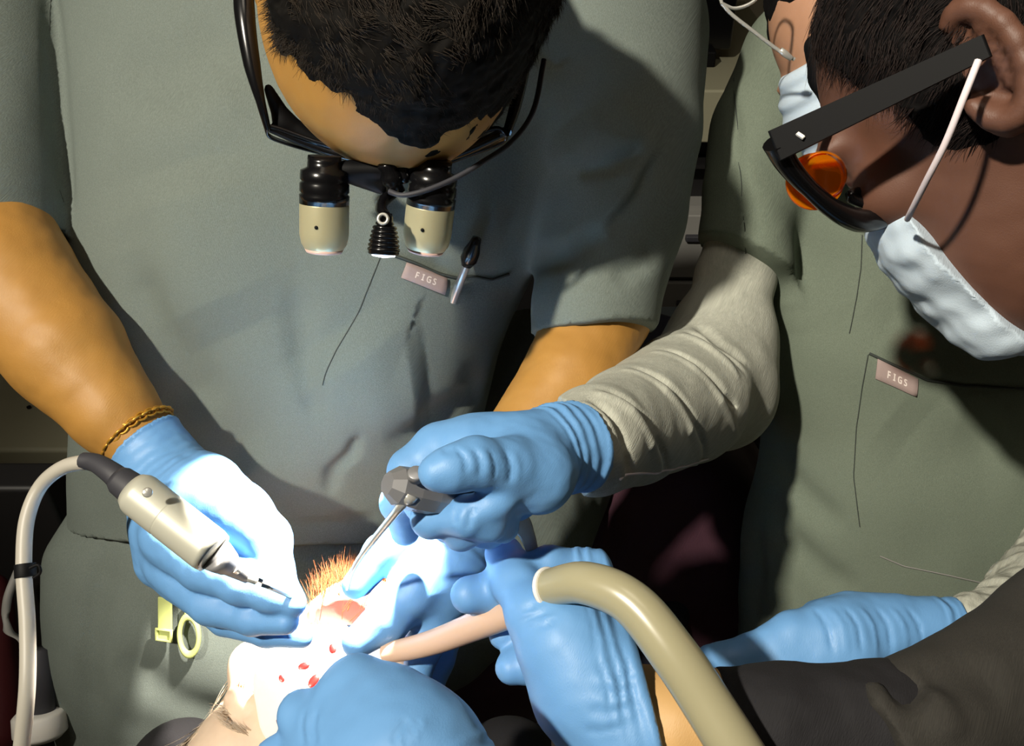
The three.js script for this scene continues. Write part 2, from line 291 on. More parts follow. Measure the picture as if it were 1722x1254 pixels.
// a stitched line or cord lying on a surface
function onSurface(field, px, r, name, mat, parent, lift = 0, seg = 40) { const dense = []; for (let i = 0; i + 1 < px.length; i++) for (let k = 0; k < 4; k++) dense.push([lerp(px[i][0], px[i + 1][0], k / 4), lerp(px[i][1], px[i + 1][1], k / 4)]); dense.push(px[px.length - 1]); const pts = dense.map(([x, y]) => { const p = field.hit(x, y), n = field.normal(p, 0.004); for (let k = 0; k < 3; k++) p.addScaledVector(n, -field.eval(p.x, p.y, p.z)); return p.addScaledVector(n, lift); }); return part(name, tube(pts, r, seg, 6), mat, parent); }
const clothNoise = (amp, fr) => (x, y, z) => amp * (N3(x * fr, y * fr * 0.8, z * fr) + 0.5 * N3(x * fr * 2.3 + 5, y * fr * 2.3, z * fr * 2.3));
// fine creases of a stretched glove around an axis through a with direction n
function gloveRings(a, n, from, to, amp, step) { const u = n.clone().normalize(); return (x, y, z) => { const t = (x - a.x) * u.x + (y - a.y) * u.y + (z - a.z) * u.z; if (t < from || t > to) return 0; const w = sstep(from, from + 0.012, t) * (1 - sstep(to - 0.008, to, t)); return amp * w * Math.sin(t / step * 6.283 + 2.6 * N3(x * 45, y * 45, z * 45)) * (0.6 + 0.8 * N3(x * 30 + 9, y * 30, z * 30)); }; }

// ================================================================= the operator in the middle
const opTop = new Field(0.035);
{
  opTop.loft([[560, -260, 0.72, 250, 0.07], [560, -170, 0.70, 400, 0.09], [560, -60, 0.685, 470, 0.105], [556, 120, 0.68, 462, 0.115], [552, 300, 0.672, 446, 0.12], [522, 450, 0.675, 406, 0.125], [490, 600, 0.695, 370, 0.125], [470, 760, 0.725, 352, 0.125], [462, 880, 0.755, 342, 0.125]]);
  const body = new Field(0.035); body.prims = [...opTop.prims];
  // sleeves
  const s1 = new Field(0.03).chain([[1000, 60, 0.79, 190], [1035, 210, 0.765, 140], [1030, 360, 0.745, 122], [1000, 520, 0.725, 108], [985, 640, 0.715, 100]], 0.03);
  s1.cut(V(1000, 552, 0.70), CU.clone().multiplyScalar(-1).addScaledVector(CR, 0.05).addScaledVector(CB, 0.15));
  const s2 = new Field(0.03).chain([[-10, -60, 0.78, 120], [-18, 140, 0.745, 122], [-30, 340, 0.715, 128], [-36, 500, 0.70, 128]], 0.02);
  s2.cut(V(40, 364, 0.68), CU.clone().multiplyScalar(-1).addScaledVector(CB, 0.1));
  opTop.sub(s1, 0.03).sub(s2, 0.012);
  opTop.mod(clothNoise(0.0035, 9));
}

const op = thing('person', 'person in grey scrubs with bowed head working with both gloved hands in the mouth', 'person');
{ // folds and seams of the top
  const f = opTop;
  f.fold([[498, 480], [505, 560], [522, 650], [540, 720]], 0.012, 0.007).fold([[610, 700], [590, 760], [560, 790], [552, 832]], 0.006, 0.006);
  f.fold([[860, 500], [842, 590], [800, 660], [720, 705], [640, 735]], 0.014, 0.010).fold([[300, 280], [330, 420], [400, 560]], 0.05, -0.012).fold([[560, 560], [640, 660], [720, 640]], 0.05, -0.014);
  f.fold([[230, 420], [260, 520], [320, 640], [350, 700]], 0.02, 0.006).fold([[180, 150], [300, 130], [400, 60]], 0.03, 0.006).fold([[190, 210], [320, 200], [420, 130]], 0.03, -0.006);
  f.fold([[88, 0], [92, 120], [104, 260], [116, 340]], 0.006, 0.010);
  f.fold([[970, 290], [1030, 275], [1100, 245]], 0.008, 0.006).fold([[1010, 380], [1060, 320], [1085, 260], [1110, 220]], 0.006, -0.007).fold([[1020, 392], [1072, 330], [1097, 268]], 0.006, 0.007);
  f.fold([[880, 440], [950, 425], [1015, 385]], 0.009, 0.010).fold([[1030, 470], [1075, 445], [1110, 410]], 0.008, 0.005).fold([[970, 180], [880, 130], [900, 90]], 0.02, -0.006).fold([[920, 280], [1010, 230], [1100, 200]], 0.02, -0.006);
  f.fold([[640, 870], [560, 880], [470, 884]], 0.006, 0.004).fold([[250, 640], [330, 740], [420, 800]], 0.04, 0.008);
  f.fold([[690, 425], [800, 478], [880, 442]], 0.007, 0.005);
  part('scrub_top', meshField(f, 0.0045), M.scrubGrey, op, 'grey scrub top with a chest pocket');
  clothLabel(f, [[684, 441], [756, 466], [748, 496], [674, 466]], op);
  onSurface(f, [[640, 432], [605, 520], [570, 590], [552, 640]], 0.00042, 'stitched_seam', M.thread, op, 0.0002);
  onSurface(f, [[660, 428], [720, 450], [780, 470], [830, 471], [858, 462]], 0.0013, 'pocket_edge', M.thread, op, 0.0012);
  onSurface(f, [[84, -20], [88, 60], [92, 140], [100, 240], [112, 330]], 0.00042, 'stitched_seam', M.thread, op, 0.0002);
}
const opHeadC = V(665, 22, 0.535), hF = CU.clone().multiplyScalar(-0.84).addScaledVector(CB, -0.54).normalize(), hR = CR.clone(), hU = new THREE.Vector3().crossVectors(hR, hF).multiplyScalar(-1).normalize();
if (hU.dot(CB) < 0) hU.multiplyScalar(-1);
const opHead = new Field(0.03);
const hp = (r, f, u) => opHeadC.clone().addScaledVector(hR, r).addScaledVector(hF, f).addScaledVector(hU, u);
opHead.ell(hp(0, 0, 0), [0.0795, 0.094, 0.088], [hR, hF, hU]).ell(hp(0, 0.03, -0.065), [0.062, 0.056, 0.075], [hR, hF, hU]).cone(hp(0, 0.085, -0.045), hp(0, 0.105, -0.085), 0.009, 0.014, 0.015).ell(hp(0, 0.06, -0.125), [0.03, 0.03, 0.022], [hR, hF, hU]);
for (const s of [-1, 1]) opHead.ell(hp(s * 0.08, -0.012, -0.03), [0.008, 0.02, 0.032], [hR, hF, hU], 0.008).ell(hp(s * 0.032, 0.082, -0.03), [0.02, 0.008, 0.006], [hR, hF, hU], 0.012);
{ // body: head, neck, chest, arms as one surface
  const f = new Field(0.03); f.sub(opHead, 0.03);
  f.cone(hp(0, -0.04, -0.09), V(600, -150, 0.78), 0.055, 0.065, 0.04);
  f.loft([[560, -200, 0.75, 250, 0.06], [556, 0, 0.71, 400, 0.085], [540, 300, 0.70, 380, 0.09], [480, 600, 0.725, 310, 0.09], [465, 850, 0.78, 290, 0.09]], 0.04);
  // right arm (left of the picture) and left arm
  f.chain([[10, 60, 0.80, 62], [-25, 340, 0.715, 88], [10, 470, 0.685, 112], [110, 590, 0.67, 96], [190, 690, 0.66, 72], [258, 765, 0.655, 52], [300, 830, 0.65, 55]], 0.03);
  f.chain([[1000, 200, 0.80, 120], [1010, 520, 0.735, 86], [960, 640, 0.70, 84], [860, 760, 0.67, 62], [790, 900, 0.645, 45]], 0.03);
  f.mod(clothNoise(0.0008, 40));
  part('body', meshField(f, 0.0038, skinTone(0.42, 0.21, 0.045)), M.skin, op, 'bare tan forearms and forehead');
}
{ // hair
  const K = 0.5 / 1500, line = [[-260, -60], [-195, -25], [-175, 105], [-125, 140], [-65, 182], [-5, 214], [55, 238], [135, 196], [195, 140], [235, 95], [280, 40]];
  const lim = s => { const q = s / K; let i = 0; while (i < line.length - 2 && q > line[i + 1][0]) i++; return lerp(line[i][1], line[i + 1][1], clamp((q - line[i][0]) / (line[i + 1][0] - line[i][0]), 0, 1)) * K; };
  const f = new Field(0.02); f.ell(hp(0.002, 0.002, 0.004), [0.0875, 0.101, 0.096], [hR, hF, hU]);
  f.ell(hp(0.035, -0.02, 0.03), [0.062, 0.075, 0.068], [hR, hF, hU]);
  const m = (x, y, z) => { const px = x - opHeadC.x, py = y - opHeadC.y, pz = z - opHeadC.z, s = px * CR.x + py * CR.y + pz * CR.z, v = -(px * CU.x + py * CU.y + pz * CU.z); return v - lim(s) - 0.0025 * N3(x * 110, y * 110, z * 110); };
  f.mod((x, y, z) => 0.0035 * N3(x * 70, y * 70, z * 70) + 0.002 * N3(x * 190, y * 190, z * 190));
  f.mod((x, y, z, d) => { const c = m(x, y, z); return c > -0.012 ? 0.6 * (c + 0.012) : 0; });
  part('hair', meshField(f, 0.0028), M.hair, op, 'short wavy black hair');
  const list = [];
  for (let i = 0; i < 40000; i++) {
    const a = rnd() * 6.283, c = rnd() * 2 - 1, q = Math.sqrt(1 - c * c), dir = new THREE.Vector3(q * Math.cos(a), c, q * Math.sin(a)); if (dir.dot(CB) < -0.75) continue;
    let t = 0.12; const p = new THREE.Vector3(); for (let k = 0; k < 40; k++) { p.copy(opHeadC).addScaledVector(dir, t); const d = f.eval(p.x, p.y, p.z); if (d < 0.0004) break; t -= Math.max(d * 0.7, 0.0004); if (t < 0.06) break; }
    if (t < 0.076 || m(p.x, p.y, p.z) > 0.004) continue;
    const n = dir.clone(), tang = new THREE.Vector3(0.5 + N3(p.x * 40, p.y * 40, 3) * 2, 0, 0).addScaledVector(CU, -0.7 + N3(p.x * 40, p.y * 40, 9) * 1.8).addScaledVector(CB, 0.2); tang.addScaledVector(n, -tang.dot(n)).normalize();
    const near = m(p.x, p.y, p.z) > -0.02 ? 0.55 : 1;
    const curl = new THREE.Vector3(rnd() - 0.5, rnd() - 0.5, rnd() - 0.5).multiplyScalar(0.7).addScaledVector(n, -0.35);
    list.push([p.clone().addScaledVector(n, -0.001), tang.addScaledVector(n, 0.45).normalize(), (0.007 + rnd() * 0.009) * near, 0.00028, curl]);
  }
  for (let i = 0; i < 110000; i++) { // short hairs along the hairline
    const a = rnd() * 6.283, c = rnd() * 2 - 1, q = Math.sqrt(1 - c * c), dir = new THREE.Vector3(q * Math.cos(a), c, q * Math.sin(a)); if (dir.dot(CU) > 0.2 || dir.dot(CB) < -0.8) continue;
    let t = 0.12; const p = new THREE.Vector3(); for (let k = 0; k < 30; k++) { p.copy(opHeadC).addScaledVector(dir, t); const d = opHead.raw(p.x, p.y, p.z); if (d < 0.0003) break; t -= Math.max(d * 0.8, 0.0003); }
    const e = m(p.x, p.y, p.z); if (e > 0.003 * rnd() || e < -0.016) continue;
    const tang = new THREE.Vector3(0.3 + rnd() - 0.5, 0, 0).addScaledVector(hU, -0.8 + (rnd() - 0.5)).addScaledVector(hF, 0.5 + (rnd() - 0.5) * 0.8); tang.addScaledVector(dir, 0.35 - tang.dot(dir)).normalize();
    list.push([p.clone(), tang, 0.004 + rnd() * 0.006, 0.00024, new THREE.Vector3(rnd() - 0.5, rnd() - 0.5, rnd() - 0.5).multiplyScalar(0.5)]);
  }
  part('hair_strands', strands(list), M.hairLock, op);
}
// ---- gloves
function glove(f, cell, mat, parent, label) { return part('glove', meshField(f, cell), mat, parent, label); }
{ // right hand, holding the handpiece like a pen
  const f = new Field(0.012), wr = V(255, 755, 0.655), fa = V(258, 765, 0.655).sub(V(110, 590, 0.67)).normalize();
  f.chain([[225, 715, 0.657, 64], [262, 768, 0.655, 62], [315, 845, 0.64, 84], [335, 900, 0.63, 84]], 0.02);
  f.chain([[300, 900, 0.635, 70], [272, 945, 0.63, 42]], 0.02);
  f.chain([[345, 830, 0.615, 66], [405, 868, 0.595, 52], [448, 905, 0.578, 40], [462, 962, 0.567, 31], [486, 1000, 0.562, 22]], 0.02);
  f.chain([[290, 900, 0.60, 54], [340, 950, 0.578, 41], [405, 980, 0.563, 35], [455, 997, 0.557, 30], [492, 1014, 0.554, 23]], 0.010);
  f.chain([[290, 950, 0.612, 46], [355, 1014, 0.586, 35], [425, 1040, 0.57, 28], [482, 1046, 0.556, 21]], 0.004);
  f.chain([[300, 970, 0.625, 40], [380, 1040, 0.604, 28], [450, 1064, 0.588, 24], [508, 1070, 0.578, 19]], 0.004);
  f.cut(V(243, 742, 0.656), fa.clone().negate());
  f.mod(gloveRings(V(243, 742, 0.656), fa, 0.0, 0.05, 0.0006, 0.008)).mod((x, y, z) => { const t = (x - wr.x) * fa.x + (y - wr.y) * fa.y + (z - wr.z) * fa.z + 0.007; return -0.0012 * Math.exp(-t * t / 0.000006); }).mod(clothNoise(0.0006, 60));
  f.fold([[300, 760], [350, 790], [400, 840]], 0.004, 0.0008).fold([[440, 880], [462, 892]], 0.003, 0.0008).fold([[446, 900], [468, 905]], 0.003, 0.0008);
  glove(f, 0.0021, M.glove, op, 'blue nitrile glove holding the handpiece');
}
{ // left hand, fingers holding back the cheek
  const f = new Field(0.012), wr = V(806, 850, 0.64), ax = V(760, 950, 0.62).sub(wr).normalize();
  f.chain([[815, 830, 0.65, 56], [785, 890, 0.635, 66], [755, 950, 0.62, 72], [735, 975, 0.61, 60]], 0.02);
  f.chain([[748, 905, 0.62, 50], [692, 893, 0.605, 33], [642, 928, 0.593, 29], [598, 984, 0.583, 23]], 0.012);
  f.chain([[752, 948, 0.605, 54], [702, 988, 0.588, 42], [652, 1042, 0.577, 36], [602, 1078, 0.57, 28]], 0.012);
  f.chain([[762, 985, 0.605, 46], [728, 1040, 0.598, 33], [712, 1085, 0.592, 30], [702, 1135, 0.588, 25]], 0.012);
  f.chain([[770, 970, 0.63, 44], [756, 1050, 0.625, 29], [736, 1110, 0.615, 25], [728, 1150, 0.61, 21]], 0.012);
  f.chain([[742, 900, 0.645, 42], [690, 900, 0.645, 30], [648, 932, 0.635, 25], [608, 982, 0.62, 21]], 0.012);
  f.cut(wr, ax.clone().negate()).mod(gloveRings(wr, ax, 0, 0.05, 0.0006, 0.009)).mod(clothNoise(0.0006, 60));
  glove(f, 0.0021, M.glove, op, 'blue nitrile glove with spread fingers at the mouth');
}
const opTrousers = new Field(0.04);
{
  const f = opTrousers;
  f.loft([[462, 830, 0.775, 330, 0.11], [450, 920, 0.772, 372, 0.12], [452, 1050, 0.785, 378, 0.12], [470, 1180, 0.82, 384, 0.12], [470, 1330, 0.88, 350, 0.11], [470, 1500, 0.94, 300, 0.10]]);
  const a = V(300, 1420, 1.02), b = V(660, 1420, 1.02);
  for (const p of [a, b]) f.cone(p, new THREE.Vector3(p.x, 0.52, p.z + 0.03), 0.085, 0.075).cone(new THREE.Vector3(p.x, 0.52, p.z + 0.03), new THREE.Vector3(p.x, 0.1, p.z), 0.072, 0.065);
  f.mod(clothNoise(0.004, 9));
  f.fold([[120, 870], [180, 880], [240, 920]], 0.007, 0.006).fold([[190, 900], [160, 1000], [150, 1120], [160, 1250]], 0.014, 0.008).fold([[200, 1100], [300, 1180], [400, 1220]], 0.02, 0.006).fold([[770, 1060], [810, 1080], [850, 1130]], 0.012, -0.010).fold([[780, 1130], [820, 1140], [850, 1160]], 0.01, 0.008);
  f.fold([[560, 950], [520, 930], [600, 890]], 0.01, 0.004);
  part('trousers', meshField(f, 0.006), M.scrubGrey, op, 'grey scrub trousers');
  onSurface(f, [[180, 865], [172, 880], [166, 900], [174, 908], [182, 890], [184, 872]], 0.0011, 'drawstring', M.thread, op, 0.001);
  for (const p of [a, b]) part('shoe', (() => { const s = new Field(0.03); s.cone(new THREE.Vector3(p.x, 0.05, p.z - 0.04), new THREE.Vector3(p.x, 0.04, p.z + 0.14), 0.05, 0.038); s.cut(new THREE.Vector3(0, 0, 0), new THREE.Vector3(0, -1, 0)); return meshField(s, 0.008); })(), M.blackMatte, op);
}
settle(op);

// ================================================================= loupes with headlight on the operator
const headlightTip = V(645, 428, 0.53);
{
  const g = thing('magnifying_loupes', 'black loupes with two beige barrels and a headlight on the bowed head', 'loupes');
  // bridge and brow bar
  part('brow_bar', tube([V(455, 214, 0.565), V(520, 242, 0.572), V(600, 266, 0.575), V(690, 276, 0.575), V(770, 258, 0.572), V(850, 222, 0.565)], 0.0034, 48, 10), M.blackPlastic, g);
  const rims = [[[448, 212, 0.562], [452, 228, 0.57], [480, 240, 0.576], [540, 257, 0.578], [600, 272, 0.578], [592, 258, 0.57], [520, 234, 0.566], [462, 214, 0.562]], [[853, 226, 0.562], [846, 238, 0.57], [800, 256, 0.576], [740, 274, 0.578], [742, 256, 0.57], [800, 226, 0.566], [840, 216, 0.562]]];
  for (const pts of rims) part('lens_rim', tube(pts.map(q => V(...q)).concat([V(...pts[0])]), 0.0015, 64, 8), M.blackPlastic, g);
  // lenses
  for (const pts of rims) {
    const P = pts.map(q => V(...q)), c = P.reduce((a, b) => a.add(b), new THREE.Vector3()).multiplyScalar(1 / P.length), n = new THREE.Vector3().crossVectors(P[0].clone().sub(c), P[2].clone().sub(c)).normalize().multiplyScalar(0.0008), v = [], id = [];
    for (const s of [1, -1]) { v.push(c.x + n.x * s, c.y + n.y * s, c.z + n.z * s); for (const q of P) v.push(q.x + n.x * s, q.y + n.y * s, q.z + n.z * s); }
    const m = P.length, o = m + 1; for (let i = 0; i < m; i++) { const a = 1 + i, b = 1 + (i + 1) % m; id.push(0, a, b, o, o + b, o + a, a, o + a, b, b, o + a, o + b); }
    const ge = new THREE.BufferGeometry(); ge.setAttribute('position', new THREE.Float32BufferAttribute(v, 3)); ge.setIndex(id); ge.computeVertexNormals(); part('lens', ge, M.clear, g);
  }
  // temple arm along the left of the head, and the far one
  part('temple_arm', tube([V(410, -60, 0.54), V(411, 20, 0.535), V(424, 110, 0.54), V(438, 170, 0.55), V(450, 216, 0.562)], [0.0062, 0.0064, 0.0052, 0.003, 0.0022], 40, 10), M.blackPlastic, g);
  part('temple_arm', tube([V(880, -40, 0.60), V(880, 100, 0.60), V(866, 180, 0.58), V(853, 222, 0.564)], [0.005, 0.005, 0.004, 0.003], 30, 10), M.blackPlastic, g);
  part('side_shield', (() => { const f = new Field(0.004); f.cone(V(452, 150, 0.556), V(478, 205, 0.57), 0.003, 0.0065).cone(V(478, 205, 0.57), V(540, 242, 0.578), 0.0065, 0.005); return meshField(f, 0.0015); })(), M.blackMatte, g);
  // barrels
  for (const [a, b, lab] of [[[546, 262, 0.535], [545, 425, 0.552]], [[733, 268, 0.54], [715, 425, 0.56]]]) {
    const A = V(...a), B = V(...b), L = A.distanceTo(B), R = RP(41, 0.548);
    const c = part('barrel', turned(A, B, [[0, L * 0.48], [R * 0.985, L * 0.48], [R, L * 0.5], [R, L * 0.80], [R * 0.93, L * 0.90], [R * 0.78, L * 0.962], [R * 0.72, L * 0.965], [0, L * 0.965]], 40), M.barrel, g, 'beige metal barrel');
    part('collar', turned(A, B, [[0, 0.0], [R * 0.66, 0.0], [R * 0.68, L * 0.06], [R * 0.70, L * 0.12], [R * 0.96, L * 0.15], [R * 0.98, L * 0.24], [R * 0.9, L * 0.26], [R * 0.99, L * 0.28], [R * 1.0, L * 0.36], [R * 0.93, L * 0.38], [R * 1.01, L * 0.40], [R * 1.0, L * 0.49], [0, L * 0.49]], 40), M.blackPlastic, c);
    part('end_ring', turned(A, B, [[R * 0.56, L * 0.955], [R * 0.80, L * 0.955], [R * 0.72, L * 0.995], [R * 0.58, L * 1.0], [R * 0.54, L * 0.98]], 40), M.barrelEnd, c);
    part('front_glass', turned(A, B, [[0, L * 0.975], [R * 0.57, L * 0.975], [R * 0.57, L * 0.982], [0, L * 0.985]], 32), M.lensGlass, c);
    const s = B.clone().sub(A).normalize(), side = CB.clone().addScaledVector(s, -CB.dot(s)).normalize();
    part('screw', turned(A.clone().addScaledVector(s, L * 0.7).addScaledVector(side, R * 0.99).addScaledVector(CR, -R * 0.1), A.clone().addScaledVector(s, L * 0.7).addScaledVector(side, R * 1.2).addScaledVector(CR, -R * 0.1), [[0, 0], [0.0012, 0], [0.001, 0.0008], [0, 0.0008]], 10), M.blackMatte, c);
  }
  // carrier between the barrels
  part('carrier', (() => { const f = new Field(0.004); f.cone(V(575, 285, 0.54), V(700, 285, 0.545), 0.005, 0.005).cone(V(590, 290, 0.545), V(640, 310, 0.55), 0.007, 0.006); return meshField(f, 0.0016); })(), M.blackMatte, g);
  part('bridge_block', mergeGeometries([turned(V(650, 270, 0.535), V(668, 330, 0.545), [[0, 0], [0.0055, 0], [0.0065, 0.003], [0.005, 0.006], [0.0068, 0.009], [0.0068, 0.013], [0.005, 0.015], [0.006, 0.02], [0, 0.021]], 12), turned(V(675, 268, 0.538), V(680, 320, 0.545), [[0, 0], [0.004, 0], [0.0045, 0.01], [0.003, 0.014], [0, 0.015]], 12)]), M.blackPlastic, g);
  // headlight: link, ribbed housing, glowing lens
  const hl = part('headlight', (() => { const A = V(648, 358, 0.526), L = A.distanceTo(headlightTip), pr = [[0, 0], [0.004, 0], [0.0048, 0.003]]; for (let i = 0; i < 7; i++) { const t = 0.2 + i * 0.105, r = 0.0055 + 0.0042 * Math.sqrt(i / 6); pr.push([r - 0.0008, L * t], [r, L * (t + 0.03)], [r, L * (t + 0.07)], [r - 0.0008, L * (t + 0.1)]); } pr.push([0.0094, L * 0.96], [0.0086, L], [0.0075, L], [0.0075, L * 0.985], [0, L * 0.985]); return turned(A, headlightTip, pr, 32); })(), M.blackPlastic, g, 'ribbed black headlight');
  const hd = headlightTip.clone().sub(V(648, 358, 0.526)).normalize();
  part('glowing_lens', turned(headlightTip.clone().addScaledVector(hd, -0.0004), headlightTip.clone().addScaledVector(hd, 1), [[0, 0], [0.0074, 0], [0.0068, 0.0014], [0, 0.0024]], 24), std(0xffffff, 0.3, { emissive: 0xf2f4ff, emissiveIntensity: 3 }), hl);
  part('link', tube([V(660, 325, 0.552), V(645, 338, 0.545), V(641, 352, 0.535), V(648, 364, 0.527)], 0.0036, 16, 8), M.blackPlastic, g);
  part('link_ring', new THREE.TorusGeometry(0.0028, 0.001, 8, 20).applyQuaternion(camera.quaternion).translate(...V(644, 368, 0.519).toArray()), M.steel, g, 'small bright ring on the headlight link');
  part('cable', tube([V(655, 322, 0.538), V(675, 328, 0.534), V(710, 322, 0.53), V(760, 302, 0.53), V(815, 270, 0.535), V(858, 240, 0.54), V(895, 190, 0.545), V(915, 100, 0.55)], 0.0017, 60, 8), M.rubber, g, 'thin grey headlight cable');
  settle(g);
  const aim = V(456, 1083, 0.60), l = new THREE.SpotLight(0xfff4e6, HEADLIGHT_I, 0, 0.483, 0.06, 2); l.position.copy(headlightTip).addScaledVector(aim.clone().sub(headlightTip).normalize(), 0.006); l.target.position.copy(aim); l.castShadow = true; l.shadow.radius = 0.35; scene.add(l, l.target);
}
{ // gold chain bracelet at the right wrist
  const g = thing('bracelet', 'gold chain bracelet above the blue glove cuff', 'bracelet'), c = V(238, 736, 0.657), ax = V(258, 765, 0.655).sub(V(110, 590, 0.67)).normalize();
  const u = new THREE.Vector3().crossVectors(ax, CB).normalize(), w = new THREE.Vector3().crossVectors(u, ax).normalize(), n = 44, R = RP(61, 0.657);
  for (let i = 0; i < n; i++) { const a = i / n * 6.283, e = u.clone().multiplyScalar(Math.cos(a)).addScaledVector(w, Math.sin(a)), t = u.clone().multiplyScalar(-Math.sin(a)).addScaledVector(w, Math.cos(a)); const to = new THREE.TorusGeometry(0.0029, 0.0009, 6, 12); to.scale(1.35, 1, 1); orient(to, t, i % 2 ? e : ax, i % 2 ? ax : e, c.clone().addScaledVector(e, R).addScaledVector(ax, -0.004)); part('link', to, M.gold, g); }
  settle(g);
}
{ // pen in the chest pocket
  const g = thing('pen', 'black and silver pen clipped in the chest pocket', 'pen'), p0 = opTop.hit(770, 474), n = opTop.normal(p0, 0.004), a = p0.clone().addScaledVector(n, 0.003), b = V(803, 398, opTop.hit(803, 398).clone().sub(EYE).dot(CB) * -1 - 0.02), L = a.distanceTo(b);
  const lo = a.clone().addScaledVector(b.clone().sub(a).normalize(), -0.02);
  part('barrel', turned(lo, b, [[0, 0], [0.0032, 0], [0.0034, 0.02], [0.0034, 0.02 + L * 0.45], [0, 0.02 + L * 0.46]], 16), M.steel, g, 'silver barrel');
  part('cap', turned(lo, b, [[0, 0.02 + L * 0.36], [0.0042, 0.02 + L * 0.36], [0.0068, 0.02 + L * 0.5], [0.0066, 0.02 + L * 0.68], [0.0044, 0.02 + L * 0.86], [0.0036, 0.02 + L * 0.97], [0, 0.02 + L * 1.0]], 20), M.blackPlastic, g, 'black rubber grip');
  settle(g);
}
// ================================================================= handpiece with its hose
{
  const g = thing('dental_handpiece', 'satin silver surgical handpiece with a grey hose', 'handpiece');
  const a = V(222, 822, 0.518), b = V(360, 930, 0.510), d = b.clone().sub(a).normalize(), L = a.distanceTo(b), R = RP(38, 0.515), tip = V(412, 968, 0.528), end = V(497, 1006, 0.556);
  part('body', turned(a, b, [[0, 0], [R * 0.80, 0], [R * 0.96, L * 0.06], [R, L * 0.1], [R, L * 0.42], [R * 0.975, L * 0.425], [R * 0.975, L * 0.44], [R, L * 0.445], [R * 1.0, L * 0.93], [R * 0.94, L], [0, L]], 40), M.satin, g);
  part('nose_cone', turned(b, tip, [[0, 0], [R * 0.78, 0], [R * 0.70, 0.006], [R * 0.58, 0.012], [R * 0.5, 0.014], [R * 0.32, 0.026], [0.0035, 0.03], [0, 0.03]], 32), M.greyMetal, g);
  part('shank', tube([V(392, 952, 0.516), tip, V(450, 984, 0.522), end], [0.004, 0.0028, 0.002, 0.0016], 24, 10), M.steel, g);
  part('rear_collar', turned(V(196, 803, 0.520), a, [[0, 0], [R * 0.55, 0], [R * 0.66, 0.003], [R * 0.72, 0.012], [R * 0.72, 0.0125], [0, 0.0125]], 32), M.rubber, g);
  part('button', turned(V(248, 828, 0.492), V(246, 822, 0.47), [[0, 0], [0.0028, 0], [0.0024, 0.001], [0, 0.0012]], 14), M.steel, g);
  part('strain_relief', tube([V(212, 815, 0.52), V(188, 795, 0.523), V(160, 778, 0.53), V(140, 774, 0.533)], [0.0078, 0.0066, 0.0056, 0.005], 24, 14), M.rubber, g);
  part('hose', tube([V(152, 776, 0.532), V(110, 784, 0.538), V(70, 815, 0.545), V(46, 870, 0.55), V(40, 950, 0.545), V(46, 1050, 0.535), V(46, 1150, 0.525), V(36, 1260, 0.515), V(20, 1420, 0.52)], 0.0046, 80, 14), M.hoseGrey, g, 'pale grey rubber hose');
  part('hose_clip', mergeGeometries([turned(V(42, 948, 0.545), V(43, 974, 0.543), [[0.0048, 0], [0.0062, 0], [0.0062, 0.008], [0.0048, 0.008]], 20), tube([V(50, 955, 0.538), V(64, 950, 0.538), V(68, 962, 0.538), V(56, 972, 0.538)], 0.001, 16, 6)]), M.blackMatte, g, 'black clip on the hose');
  settle(g);
}
